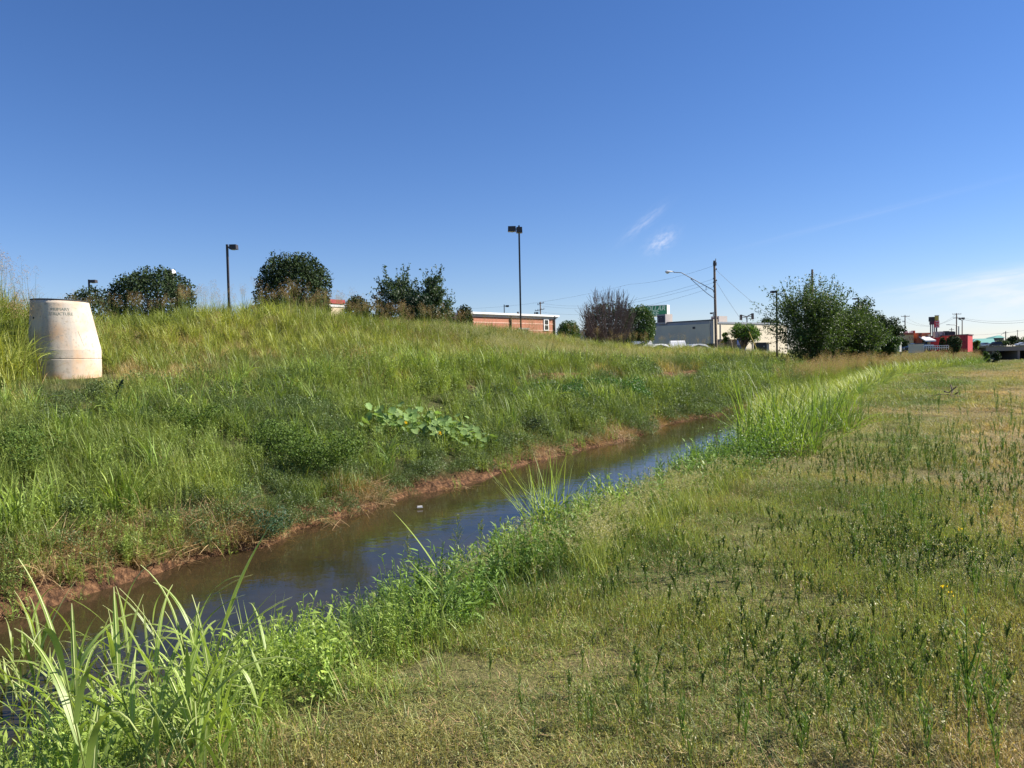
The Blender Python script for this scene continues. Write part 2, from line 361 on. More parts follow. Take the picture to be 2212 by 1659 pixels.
# ------------------------------------------------------------------ ground and water
def tgrid():
    return np.unique(np.round(np.concatenate([-np.geomspace(3, 3000, 34)[::-1], np.arange(-3, 2, .5), np.arange(2, 8.8, .2), np.arange(8.8, 10.4, .045), np.arange(10.4, 30, .3), np.geomspace(30, 3000, 34)]), 3))
def sgrid():
    return np.unique(np.round(np.concatenate([[-3000, -800, -200, -60, -20], np.arange(-8, 26, .12), np.arange(26, 40, .2), np.arange(40, 100, .8), np.geomspace(100, 5000, 70)]), 3))
def build_ground():
    s = sgrid(); t = tgrid(); S, T = np.meshgrid(s, t); X, Y = xy(S, T); Z = H(X, Y)
    tp = tprime(S, T); e = bank_shift(S, T)
    rough = np.exp(-((tp+e-9.35)/0.30)**2); Z = Z + ((np.abs(fbm(X*2.2, Y*2.2, 21, 5)-0.5)*-1.6+.14) + (fbm(X*6, Y*6, 24, 3)-.5)*.5)*np.interp(S, [-10, 10, 16, 60], [.42, .42, .22, .15])*rough*(S > -8)*(S < 90)
    sc = np.exp(-((tp-14.75)/0.45)**2)*sstep(12, 18, S)*(1-sstep(48, 58, S)); Z = Z + (fbm(X*2.1, Y*2.1, 22, 4)-0.5)*0.3*sc
    # bare red soil: the cut lip of the far bank, the scarp, a few patches
    soil = np.clip(rough*1.2*(0.2+sstep(.4, .6, fbm(S*0.4, T*0.4, 31, 3))), 0, 1) + np.clip(sc*sstep(0.40, 0.5, fbm(S*0.35, T*0.6, 33, 3)+.12*np.exp(-((S-31)/7)**2))*1.8, 0, 1)
    soil = np.maximum(soil, sstep(3.6, 5.5, tp)*(1-sstep(9.3, 9.8, tp+e))); soil = np.clip(soil, 0, 1)
    nr, nc = S.shape; me = bpy.data.meshes.new('ground')
    V = np.stack([X, Y, Z], 2).reshape(-1, 3); i = np.arange(nr*nc).reshape(nr, nc)
    F = np.stack([i[:-1, :-1], i[:-1, 1:], i[1:, 1:], i[1:, :-1]], 2).reshape(-1, 4)
    me.from_pydata(V.tolist(), [], F.tolist()); me.polygons.foreach_set('use_smooth', [True]*len(F))
    a = me.color_attributes.new('soil', 'FLOAT_COLOR', 'POINT'); c = np.ones((nr*nc, 4), np.float32)
    c[:, 0] = soil.ravel(); c[:, 1] = sstep(6.8, 8.5, tp).ravel(); a.data.foreach_set('color', c.ravel())
    if me.polygons[0].normal.z < 0: me.flip_normals()
    m = bpy.data.materials.new('soil_and_thatch'); m.use_nodes = True; t_ = m.node_tree; b = t_.nodes['Principled BSDF']; b.inputs['Roughness'].default_value = 0.95; b.inputs['Specular IOR Level'].default_value = 0.1
    tcn = N(t_, 'ShaderNodeTexCoord'); at_ = N(t_, 'ShaderNodeVertexColor', layer_name='soil'); sp = N(t_, 'ShaderNodeSeparateColor'); L(t_, at_.outputs[0], sp.inputs[0])
    def noise(sc_, det=6):
        n = N(t_, 'ShaderNodeTexNoise'); n.inputs['Scale'].default_value = sc_; n.inputs['Detail'].default_value = det; n.inputs['Roughness'].default_value = 0.65; L(t_, tcn.outputs['Object'], n.inputs['Vector']); return n.outputs[0]
    def ramp(v, pts):
        r = N(t_, 'ShaderNodeValToRGB'); L(t_, v, r.inputs[0]); r.color_ramp.elements[0].position = pts[0][0]; r.color_ramp.elements[0].color = (*pts[0][1], 1)
        r.color_ramp.elements[1].position = pts[-1][0]; r.color_ramp.elements[1].color = (*pts[-1][1], 1)
        for q in pts[1:-1]: e_ = r.color_ramp.elements.new(q[0]); e_.color = (*q[1], 1)
        return r.outputs[0]
    def mix(f, a_, b_):
        k = N(t_, 'ShaderNodeMix', data_type='RGBA'); L(t_, f, k.inputs[0]); L(t_, a_, k.inputs[6]); L(t_, b_, k.inputs[7]); return k.outputs[2]
    meadow = ramp(noise(0.35), [(.35, (.12, .14, .045)), (.5, (.20, .19, .07)), (.66, (.32, .26, .12))])
    fine = ramp(noise(38), [(.3, (.05, .055, .022)), (.5, (.19, .17, .075)), (.72, (.42, .34, .18))])
    near = mix(noise(3.0), meadow, fine)
    bank = ramp(noise(1.7), [(.3, (.045, .06, .02)), (.6, (.10, .10, .04)), (.75, (.16, .12, .06))])
    soilc = ramp(noise(11, 9), [(.3, (.030, .018, .011)), (.44, (.085, .047, .028)), (.56, (.19, .10, .052)), (.74, (.34, .195, .105))])
    c1 = mix(sp.outputs[1], near, bank)
    c2 = mix(sp.outputs[0], c1, soilc)
    L(t_, c2, b.inputs['Base Color'])
    bp = N(t_, 'ShaderNodeBump'); bp.inputs['Strength'].default_value = 1.0; bp.inputs['Distance'].default_value = 0.09; L(t_, noise(13, 8), bp.inputs['Height']); L(t_, bp.outputs[0], b.inputs['Normal'])
    me.materials.append(m); o = bpy.data.objects.new('ground', me); COL.objects.link(o); tag(o, kind='structure'); return o
build_ground()

def build_water():
    ss = [-30, -10, 0, 10, 20, 30, 40, 50, 60, 70, 80, 90]; mb = MB(); vs = []
    for s in ss:
        o = float(toff(s)); 
        for t in (3.6, 10.6): x, y = xy(s, t+o); vs.append((x, y, -1.2))
    mb.add(vs, [(2*i, 2*i+2, 2*i+3, 2*i+1) for i in range(len(ss)-1)])
    m = bpy.data.materials.new('muddy_water'); m.use_nodes = True; t_ = m.node_tree; b = t_.nodes['Principled BSDF']
    b.inputs['Roughness'].default_value = 0.03; b.inputs['IOR'].default_value = 1.333; b.inputs['Specular IOR Level'].default_value = 0.36
    tcn = N(t_, 'ShaderNodeTexCoord')
    n = N(t_, 'ShaderNodeTexNoise'); n.inputs['Scale'].default_value = 1.2; n.inputs['Detail'].default_value = 5; L(t_, tcn.outputs['Object'], n.inputs['Vector'])
    r = N(t_, 'ShaderNodeValToRGB'); r.color_ramp.elements[0].position = .35; r.color_ramp.elements[0].color = (.021, .020, .009, 1); r.color_ramp.elements[1].position = .75; r.color_ramp.elements[1].color = (.044, .034, .014, 1)
    L(t_, n.outputs[0], r.inputs[0])
    # clearer shallow water over red silt along the far edge: distance across the creek from object coordinates
    sep = N(t_, 'ShaderNodeSeparateXYZ'); L(t_, tcn.outputs['Object'], sep.inputs[0])
    def mth(op, a, b_):
        k = N(t_, 'ShaderNodeMath', operation=op)
        for i, q in enumerate((a, b_)):
            if isinstance(q, (int, float)): k.inputs[i].default_value = q
            else: L(t_, q, k.inputs[i])
        return k.outputs[0]
    tt = mth('ADD', mth('MULTIPLY', sep.outputs[0], -D[1]), mth('MULTIPLY', sep.outputs[1], D[0]))
    mr = N(t_, 'ShaderNodeMapRange'); mr.inputs[1].default_value = 7.3; mr.inputs[2].default_value = 9.2; L(t_, mth('ADD', tt, mth('MULTIPLY', n.outputs[0], 1.2)), mr.inputs[0]); mr.inputs[1].default_value = 8.0; mr.inputs[2].default_value = 10.0
    mi = N(t_, 'ShaderNodeMix', data_type='RGBA'); L(t_, mr.outputs[0], mi.inputs[0]); L(t_, r.outputs[0], mi.inputs[6]); mi.inputs[7].default_value = (.052, .034, .017, 1)
    L(t_, mi.outputs[2], b.inputs['Base Color'])
    w = N(t_, 'ShaderNodeTexNoise'); w.inputs['Scale'].default_value = 5.0; w.inputs['Detail'].default_value = 4; L(t_, tcn.outputs['Object'], w.inputs['Vector'])
    bp = N(t_, 'ShaderNodeBump'); bp.inputs['Strength'].default_value = 0.16; bp.inputs['Distance'].default_value = 0.02; L(t_, w.outputs[0], bp.inputs['Height']); L(t_, bp.outputs[0], b.inputs['Normal'])
    tag(mb.build('water', m), kind='structure')
build_water()
# ------------------------------------------------------------------ built things
m_conc = mat('weathered_concrete', (.56, .49, .40), .85, noise=(2.2, (.60, .44, .29), .48, .68), bump=.25, spec=.2)
m_concd = mat('stained_concrete', (.36, .33, .29), .9)
m_tar = mat('black_tar', (.03, .03, .03), .8)
m_paint = mat('faded_stencil_paint', (.24, .26, .21), .9)
m_brown = mat('bronze_metal', (.045, .036, .032), .45)
m_dark = mat('dark_metal', (.03, .03, .035), .5)
m_galv = mat('galvanised_metal', (.34, .35, .36), .45, .6)
m_white = mat('white_paint', (.78, .77, .74), .5)
m_lens = mat('frosted_lens', (.55, .55, .5), .25)
m_wood = mat('weathered_wood', (.17, .12, .09), .9, noise=(9, (.30, .24, .19), .4, .7))
m_wire = mat('black_wire', (.10, .11, .13), .6)
m_glass = mat('dark_glass', (.02, .025, .03), .08)
m_rubber = mat('rubber', (.02, .02, .02), .8)
m_green = mat('sign_green', (.012, .16, .085), .5)
m_signtxt = mat('sign_lettering', (.36, .52, .45), .5)
m_shadegrey = mat('shade_grey_wall', (.42, .40, .38), .85, noise=(.6, (.36, .35, .34), .4, .7))  # shaded side of the pale building: the shade is put into this grey
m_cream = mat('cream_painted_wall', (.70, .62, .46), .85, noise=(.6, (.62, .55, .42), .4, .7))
m_trimd = mat('dark_flashing', (.10, .10, .11), .6)
m_hvac = mat('unit_casing', (.42, .38, .36), .6)
m_hvacd = mat('unit_grille', (.10, .08, .09), .7)
m_red = mat('red_stucco', (.42, .020, .028), .8)
m_orange = mat('terracotta_stucco', (.50, .15, .08), .85)
m_sand = mat('sand_stucco', (.72, .52, .27), .85)
m_teal = mat('teal_metal_roof', (.14, .36, .30), .5)
m_bridge = mat('bridge_concrete', (.26, .23, .19), .9)
m_yellow = mat('yellow_guard', (.62, .46, .10), .6)
m_fence = mat('fence_boards', (.36, .29, .25), .95, noise=(6, (.48, .40, .34), .4, .7))

def brick_mat():
    m = mat('red_brick', (.42, .15, .09), .9); t = m.node_tree; b = t.nodes['Principled BSDF']
    uv = N(t, 'ShaderNodeUVMap'); br = N(t, 'ShaderNodeTexBrick'); br.inputs['Scale'].default_value = 1.0
    br.inputs['Color1'].default_value = (.47, .16, .085, 1); br.inputs['Color2'].default_value = (.38, .125, .07, 1); br.inputs['Mortar'].default_value = (.45, .30, .22, 1)
    br.inputs['Brick Width'].default_value = .24; br.inputs['Row Height'].default_value = .09; br.inputs['Mortar Size'].default_value = .008
    L(t, uv.outputs[0], br.inputs['Vector']); L(t, br.outputs[0], b.inputs['Base Color']); return m
m_brick = brick_mat()
m_band = mat('pale_brick_band', (.66, .40, .30), .9)

def text_mesh(s, size, mats, name, depth=.0, shear=0.0, bold=0.0):
    cu = bpy.data.curves.new(name, 'FONT'); cu.body = s; cu.size = size; cu.align_x = 'CENTER'; cu.extrude = depth; cu.shear = shear; cu.offset = bold; cu.resolution_u = 3
    o = bpy.data.objects.new(name, cu); COL.objects.link(o); bpy.context.view_layer.update()
    me = bpy.data.meshes.new_from_object(o); bpy.data.objects.remove(o); bpy.data.curves.remove(cu)
    me.materials.clear(); me.materials.append(mats); return me
def link(me, name, parent=None):
    o = bpy.data.objects.new(name, me); COL.objects.link(o)
    if parent is not None: o.parent = parent
    return o

# --- precast concrete manhole structure
def manhole():
    bx, by, bz = -11.47, 19.9, 1.10
    root = empty('manhole_structure', (bx, by, bz), 'tall tapered precast concrete manhole section standing bare on the grassy bank', 'manhole', rz=0)
    root.rotation_euler = (0, R(0.8), R(30))
    n = 72; r0, r1 = .822, .655; z_ring, z_cyl, z_top = .60, .83, 2.06; off = -.09
    def ring(c, r, z, tilt=0): return [(c+r*math.cos(2*math.pi*k/n), r*math.sin(2*math.pi*k/n), z-tilt*r*math.cos(2*math.pi*k/n)) for k in range(n)]
    def shell(levels, name, mt):
        mb = MB(); vs = []
        for c, r, z, tl in levels: vs += ring(c, r, z, tl)
        fs = [(i*n+k, i*n+(k+1) % n, (i+1)*n+(k+1) % n, (i+1)*n+k) for i in range(len(levels)-1) for k in range(n)]
        mb.add(vs, fs); return mb.build(name, mt, root, smooth=True)
    shell([(0, r0, -.6, 0), (0, r0, z_ring-.03, 0), (0, r0, z_ring-.012, 0), (0, r0-.006, z_ring-.004, 0), (0, r0-.012, z_ring, 0)], 'base_ring', m_mh)
    cone = shell([(0, r0-.014, z_ring+.002, 0), (0, r0, z_ring+.010, 0), (0, r0, z_ring+.02, 0), (0, r0, z_cyl-.012, 0), (0, r0, z_cyl-.006, 0)] + [(0, r0-.001, z_cyl, 0), (off*.01, r0-.004, z_cyl+.012, 0)] + [(off*k, r0+(r1-r0)*k, z_cyl+(z_top-z_cyl)*k, .030*k) for k in [i/14 for i in range(1, 15)]] + [(off, r1-.12, z_top, .03), (off, r1-.12, z_top-.5, .03)], 'cone_section', m_mh)
    for p in cone.data.polygons: p.use_smooth = True
    # rim with black joint sealant
    mb = MB(); pts = [(off+(r1-.012)*math.cos(a), (r1-.012)*math.sin(a), z_top+.012-.03*r1*math.cos(a)) for a in [2*math.pi*k/n for k in range(n+1)]]
    mb.tube(pts, .020, 6, cap=False); mb.build('sealant_rim', m_tar, root)
    # lifting hole
    def onc(ang, h, proud):
        k = (h-z_cyl)/(z_top-z_cyl); r = r0+(r1-r0)*k+proud; return Vector((off*k+r*math.cos(ang), r*math.sin(ang), h))
    mb = MB(); c = onc(R(-90-58), 1.62, -.06); e = onc(R(-90-58), 1.62, .004); mb.tube([c, e], .028, 14); mb.build('lifting_hole', m_tar, root)
    for txt, h, size, wd in (('PRIMARY', 1.80, .098, .45), ('STRUCTURE', 1.685, .098, .57)):
        me = text_mesh(txt, size, m_paint, 'lettering', bold=.0); xs = [v.co.x for v in me.vertices]; k = wd/(max(xs)-min(xs))
        for v in me.vertices:
            x = v.co.x*k; a = R(-91) + x/.75; v.co = onc(a, h+v.co.y*1.05, .003)
        link(me, 'lettering', root)
    # hairline crack, small pits
    g = random.Random(3); mb = MB(); pts = [onc(R(-90+25+g.uniform(-.3, .3)+i*.8), 1.3-i*.05, .001) for i in range(9)]; mb.tube(pts, .0035, 4); mb.build('crack', m_concd, root)
    for a, h in ((-27, 1.52), (-14, 1.38), (-9, 1.15), (-8, 1.13), (-24, 1.3), (-33, 1.6), (-12, 1.42), (4, 1.48), (-22, 1.05)):
        mb = MB(); mb.tube([onc(R(-90+a), h, -.02), onc(R(-90+a), h, .0015)], .009, 8); mb.build('pit', m_concd, root)
def manhole_mat():
    m = mat('precast_concrete', (.60, .54, .45), .85, spec=.2); t = m.node_tree; b = t.nodes['Principled BSDF']; tcn = N(t, 'ShaderNodeTexCoord')
    def noise(sc, vec=None, det=5):
        n = N(t, 'ShaderNodeTexNoise'); n.inputs['Scale'].default_value = sc; n.inputs['Detail'].default_value = det; L(t, vec or tcn.outputs['Object'], n.inputs['Vector']); return n.outputs[0]
    mp = N(t, 'ShaderNodeMapping'); mp.inputs['Scale'].default_value = (5, 5, .5); L(t, tcn.outputs['Object'], mp.inputs[0])
    def mix(f, a, c, lo, hi):
        mr = N(t, 'ShaderNodeMapRange'); mr.inputs[1].default_value = lo; mr.inputs[2].default_value = hi; L(t, f, mr.inputs[0])
        k = N(t, 'ShaderNodeMix', data_type='RGBA'); L(t, mr.outputs[0], k.inputs[0])
        if isinstance(a, tuple): k.inputs[6].default_value = (*a, 1)
        else: L(t, a, k.inputs[6])
        k.inputs[7].default_value = (*c, 1); return k.outputs[2]
    c = mix(noise(1.6), (.59, .515, .42), (.58, .40, .26), .47, .68)
    c = mix(noise(1.0, mp.outputs[0]), c, (.43, .395, .35), .48, .70)
    c = mix(noise(14), c, (.40, .34, .27), .56, .70)
    sz = N(t, 'ShaderNodeSeparateXYZ'); L(t, tcn.outputs['Object'], sz.inputs[0])
    ad = N(t, 'ShaderNodeMath', operation='ADD'); L(t, sz.outputs[2], ad.inputs[0]); L(t, noise(3), ad.inputs[1])
    c = mix(ad.outputs[0], c, (.62, .33, .15), .80, .45)        # rusty mud splash low down
    L(t, c, b.inputs['Base Color']); bp = N(t, 'ShaderNodeBump'); bp.inputs['Strength'].default_value = .2; bp.inputs['Distance'].default_value = .01; L(t, noise(40), bp.inputs['Height']); L(t, bp.outputs[0], b.inputs['Normal']); return m
m_mh = manhole_mat(); manhole()

# --- parking lot lamps: square pole, box heads
def px_m(Y): return Y/FPX
def box_lamp(px, top, Y, label, heads, group='parking lot lamps', base=None, w=.13, headsize=(.62, .40, .40)):
    """heads: list of (dx px, width px, y px top, y px bottom)"""
    p = at(px, top, Y); zb = Hs(p.x, p.y)-.2 if base is None else base
    q = at(px+1, (top+700)/2, Y); root = empty('parking_lot_lamp', (p.x, p.y, zb), label, 'lamp post', group)
    mb = MB(); mb.box((0, 0, (p.z-zb)/2), w, w, p.z-zb, 0); mb.build('pole', m_brown, root)
    mb = MB(); mb.box((0, 0, .25), .45, .45, .7, .4); mb.build('footing', m_concd, root)
    k = Y/FPX
    for (x0, x1, y0, y1) in heads:
        cx = ((x0+x1)/2-px)*k; zt = p.z-zb-(y0-top)*k; zb2 = p.z-zb-(y1-top)*k; ww = (x1-x0)*k; hh = zt-zb2; cz = (zt+zb2)/2
        h = MB(); h.box((cx, 0, cz), ww, max(.5, ww*.75), hh, .0, taper=.94); ho = h.build('lamp_head', m_brown, root)
        if abs(cx) > .12+ww/2: 
            a = MB(); sx = 1 if cx > 0 else -1; a.box((cx-sx*(ww/2)-sx*(abs(cx)-ww/2)/2+0*sx, 0, cz), max(.05, abs(cx)-ww/2), .07, .09); a.build('arm', m_brown, root)
        l = MB(); l.tube([(cx, 0, cz-hh/2-.04), (cx, 0, cz-hh/2+.01)], [ww*.22, ww*.32], 14); l.build('lens', m_lens, ho)
    return root
box_lamp(1121, 487, 60, 'tall bronze lamp post with two box heads in front of the brick building', [(1097, 1114.5, 489, 500), (1115, 1128, 491, 503)])
box_lamp(490.5, 528, 52, 'bronze lamp post with one box head between the two rounded dark trees', [(497, 512, 529, 539)])
box_lamp(192, 604, 72, 'short-looking lamp post head just above the low dark tree behind the concrete section', [(195, 208, 605, 611)])
box_lamp(1089, 658, 125, 'small distant lamp post with a thin flat head above the brick roof', [(1092, 1099.5, 659.5, 663)])
box_lamp(1155, 674, 118, 'small distant lamp post seen just left of the cross-armed pole behind the brick roof', [(1157, 1163, 674.5, 678)])
box_lamp(1677.5, 627, 72, 'slim dark lamp post at the left side of the big feathery tree', [(1665, 1675.5, 628, 632.5)])
box_lamp(1854, 643, 82, 'dark lamp post top poking above the dense dark trees', [(1842.5, 1852, 644, 646.5)])
box_lamp(1540.8, 674, 150, 'tiny lamp post behind the roof unit beside the wooden pole', [(1534, 1539, 675, 678)])
p_ = box_lamp(1613.5, 684, 120, 'twin-headed lamp post above the small round-topped tree', [(1598.5, 1602.5, 679.5, 691), (1623.5, 1627.5, 677, 690)])
mb = MB(); k_ = 120/FPX
for a, b in (((-13, 3.5), (-4, 1)), ((-4, 1), (0, 0)), ((0, 0), (4, 2.5)), ((4, 2.5), (12, 6))):
    zz = at(1613.5, 684, 120).z - p_.location.z
    mb.tube([(a[0]*k_, 0, zz+a[1]*k_), (b[0]*k_, 0, zz+b[1]*k_)], .07, 6)
mb.build('cross_arm', m_brown, p_)

# --- wooden utility poles
def arm_pole(px, top, Y, label, arms=(), lean=0.0, r=.15, base=None, name='utility_pole', insul=True, group='wooden utility poles'):
    p = at(px, top, Y); zb = (Hs(p.x, p.y)-.3) if base is None else base; h = p.z-zb; root = empty(name, (p.x, p.y, zb), label, 'utility pole', group)
    mb = MB(); mb.tube([(lean*h, 0, 0), (0, 0, h)], [r*1.25, r*.85], 10); mb.build('pole', m_wood, root); k = Y/FPX
    for (x0, y0, x1, y1) in arms:
        a = MB(); P0 = Vector(((x0-px)*k, 0, h-(y0-top)*k)); P1 = Vector(((x1-px)*k, 0, h-(y1-top)*k))
        d = P1-P0; a.tube([P0-Vector((0, .1, 0)), P1-Vector((0, .1, 0))], max(.05, r*.45), 4); ao = a.build('crossarm', m_wood, root)
        if insul:
            for u in (.03, .3, .7, .97):
                i = MB(); q = P0+d*u+Vector((0, -.1, .05)); i.tube([q, q+Vector((0, 0, .22))], [.06, .035], 6); i.build('insulator', m_galv, ao)
    return root, p
up, pp = arm_pole(1543, 563, 85, 'tall bare wooden pole carrying a street light arm before the pale building', lean=.012, r=.14)
h = pp.z-up.location.z; k_ = 85/FPX
def upx(x, y): return Vector(((x-1543)*k_, -.12, h-(y-563)*k_))
mb = MB(); mb.tube([upx(1545.5, 566), upx(1545.5, 559)], .05, 6); mb.build('pole_top_pin', m_galv, up)
mb = MB(); mb.tube([upx(1543.5, 567), upx(1543.5, 574)], .20, 8); mb.build('arrester', m_dark, up)
mb = MB(); mb.tube([upx(1542, 634), upx(1538.5, 625.5), upx(1524, 617.5), upx(1471, 587.5), upx(1455, 586.5)], .045, 8); arm = mb.build('lamp_arm', m_galv, up)
mb = MB(); mb.tube([upx(1544, 646), upx(1525, 632), upx(1491, 601)], .035, 8); mb.tube([upx(1524.5, 617.5), upx(1524, 627)], .03, 6); mb.tube([upx(1491, 601), upx(1498, 603)], .03, 6); mb.build('brace', m_galv, arm)
def cobra():
    mb = MB(); n = 14; prof = [(0, .06, .05), (.2, .09, .07), (.45, .17, .10), (.75, .20, .12), (.95, .15, .10), (1.02, .05, .04)]
    vs = []; x0 = upx(1455.5, 586.2)
    for u, wy, hz in prof:
        for i in range(n): a = 2*math.pi*i/n; vs.append((x0.x-u*.95, x0.y+wy*math.cos(a), x0.z+.03+hz*max(-.35, math.sin(a))*1.3))
    mb.add(vs, [(j*n+i, j*n+(i+1) % n, (j+1)*n+(i+1) % n, (j+1)*n+i) for j in range(len(prof)-1) for i in range(n)]+[tuple(range(n)), tuple((len(prof)-1)*n+i for i in range(n))])
    hd = mb.build('lamp_head', m_white, up, smooth=True)
    mb = MB(); c = x0+Vector((-.70, 0, -.02)); vs = []; 
    for j in range(4):
        r = .17*math.cos(j*.45); z = -.14*math.sin(j*.45)
        for i in range(12): vs.append((c.x+r*1.2*math.cos(i*.5236), c.y+r*math.sin(i*.5236), c.z+z))
    mb.add(vs, [(j*12+i, j*12+(i+1) % 12, (j+1)*12+(i+1) % 12, (j+1)*12+i) for j in range(3) for i in range(12)]+[tuple(36+i for i in range(12))]); mb.build('lens', m_lens, hd, smooth=True)
cobra()
for yy in (592-9, 632-29+0, 611, 619.5, 607):
    mb = MB(); sx = 1 if yy in (607, 583) else -1; q = upx(1543.5+sx*3.2, yy); mb.tube([q, q+Vector((0, 0, .16))], [.07, .05], 8); mb.build('insulator', m_dark, up)
arm_pole(1754.5, 582, 98, 'wooden pole top rising out of the big feathery tree', r=.15)
arm_pole(1167, 652, 150, 'distant wooden pole with two crossarms behind the brick building', [(1160.8, 657.6, 1175, 654), (1155.5, 671.5, 1175.5, 667.5)], r=.13)
arm_pole(1955, 680.5, 230, 'wooden pole with one wide crossarm left of the red sign', [(1946, 683.5, 1964.5, 683.5), (1949, 695, 1955, 695)], r=.16, base=.3)
arm_pole(1937, 688, 260, 'small slanting-armed pole at the tip of the dark trees', [(1930, 692.5, 1945, 690)], r=.16, base=.3)
arm_pole(2066.3, 676.5, 230, 'tall wooden pole with a wide top crossarm behind the red building', [(2057, 678.5, 2076, 678.5), (2058.5, 687, 2072, 687)], r=.17, base=.3)
arm_pole(2055.5, 708.5, 330, 'tiny cross-shaped pole over the red roof', [(2050, 712, 2060.5, 712), (2050, 716, 2061, 716)], r=.17, base=.3)
arm_pole(2172.5, 715.5, 400, 'far wooden pole right of the small teal hip roof', [(2167, 719, 2178, 718.5)], r=.24, base=.3)
arm_pole(2198, 713, 420, 'far T-shaped pole near the right edge', [(2194.5, 714.5, 2201.5, 714.5)], r=.16, base=.3, insul=False)
def flood():
    root, p = arm_pole(2078.5, 692, 225, 'slim pole with two tilted floodlights behind the red building', [], r=.14, base=.3, name='floodlight_pole')
    root['category'] = 'floodlight pole'; h = p.z-root.location.z; k = 225/FPX
    a = MB(); a.tube([(-4*k, 0, h+.3), (0, 0, h-.2), (3*k, 0, h+.3)], .08, 6); a.build('bracket', m_dark, root)
    for dx, dz, w_ in ((-5.5, .8, .55), (1.5, 1.0, .95)):
        b = MB(); b.box((dx*k, -.1, h+dz*.55), w_, .35, .55, .3); b.build('floodlight', m_dark, root)
flood()
def street_arm(px, top, Y, x1, y1, label):
    p = at(px, top, Y); root = empty('street_lamp', (p.x, p.y, .3), label, 'street lamp', 'distant street lamps'); h = p.z-.3; k = Y/FPX
    m = MB(); m.tube([(0, 0, 0), (0, 0, h)], [.22, .16], 8); m.build('pole', m_galv, root)
    m = MB(); dx, dz = (x1-px)*k, (top-y1)*k; m.tube([(0, 0, h-.2), (dx*.35, 0, h+dz*.75), (dx, 0, h+dz)], .08, 6); m.build('arm', m_galv, root)
    m = MB(); m.box((dx*1.05, 0, h+dz), abs(dx)*.16+.4, .3, .15); m.build('lamp_head', m_galv, root)
street_arm(2071, 704.5, 235, 2049, 701, 'street lamp with a long curved arm over the red building')
street_arm(2160, 728, 400, 2171, 719.5, 'faint leaning street lamp beside the far dark trees')

# --- overhead wires
def wire(p0, p1, sag, label, r=.010, n=24):
    pts = [p0.lerp(p1, i/n)-Vector((0, 0, sag*4*(i/n)*(1-i/n))) for i in range(n+1)]
    mb = MB(); mb.tube(pts, r, 4); tag(mb.build('overhead_wire', m_wire, None, loc=pts[0]), label, 'wire', 'overhead wires')
def U(x, y): return Vector((pp.x, pp.y, 0))+Vector(((x-1543)*k_, -.12, pp.z-(y-563)*k_))
wire(U(1540, 574.5), at(1360, 614, 120), .4, 'highest wire running left from the tall wooden pole')
wire(at(1360, 614, 120), at(700, 620, 190), 4.5, 'long sagging wire crossing behind the two-headed lamp post')
wire(U(1540, 602.5), at(1170, 655, 150), 1.5, 'upper wire of the three sloping down to the distant pole')
wire(U(1540, 610.5), at(1160, 659, 150), 1.5, 'middle wire of the three sloping down to the distant pole')
wire(U(1540, 620), at(1157, 671, 150), 1.7, 'lowest wire of the three sloping down to the distant pole')
wire(U(1546, 583), at(1754, 740, 98), 0.6, 'steep thin wire falling right from the tall pole to the tree', r=.014)
wire(U(1546, 608), at(1640, 740, 90), 0.3, 'guy-like wire falling right behind the small tree', r=.014)
wire(at(1955, 683, 230), at(2066, 678, 230), 3.2, 'upper wire between the two single-armed poles on either side of the red sign', r=.022)
wire(at(1946, 690, 230), at(2066, 684, 230), 2.4, 'lower wire between the two single-armed poles on either side of the red sign', r=.022)
wire(at(2066, 684, 230), at(2230, 689, 200), 1.0, 'upper wire leaving the tall pole behind the red roof to the right', r=.02)
wire(at(2066, 687, 230), at(2230, 694, 200), 1.0, 'double thick wire leaving the tall pole behind the red roof to the right', r=.03)
wire(at(2010, 719, 230), at(2230, 711, 180), 1.0, 'lowest long wire over the red roof rising to the right edge', r=.022)

# --- building helpers: walls run between roof corners seen in the photograph
def wall_pts(x0, y0, x1, y1, z):
    a, b = onz(x0, y0, z), onz(x1, y1, z); return a, b
def outward(a, b):
    d = (b-a); d.z = 0; d.normalize(); n = Vector((d.y, -d.x, 0)); 
    if n.dot(Vector((-a.x, -a.y, 0))) < 0: n = -n
    return d, n
def slab_wall(name, m, a, b, z0, z1, depth, parent, uv=False, proud=0.0):
    d, n = outward(a, b); f0 = a+n*proud; f1 = b+n*proud; g0 = a-n*depth; g1 = b-n*depth
    mb = MB(); mb.prism([f0, f1, g1, g0], z0, z1); o = mb.build(name, m, parent)
    if uv:
        me = o.data; ul = me.uv_layers.new(name='UVMap')
        for p in me.polygons:
            for li in p.loop_indices:
                v = me.vertices[me.loops[li].vertex_index].co; q = Vector((v.x, v.y, 0))-Vector((a.x, a.y, 0))
                u = q.dot(d) if abs(p.normal.dot(n)) > .5 else q.dot(n); ul.data[li].uv = (u, v.z)
    return o
def panel(name, m, a, b, u0, u1, z0, z1, thick, parent, proud=.01):
    """a piece lying on the wall face a-b, between fractions u0 and u1"""
    d, n = outward(a, b); p0 = a.lerp(b, u0); p1 = a.lerp(b, u1); mb = MB()
    mb.prism([p0+n*(proud+thick), p1+n*(proud+thick), p1+n*proud, p0+n*proud], z0, z1); return mb.build(name, m, parent)

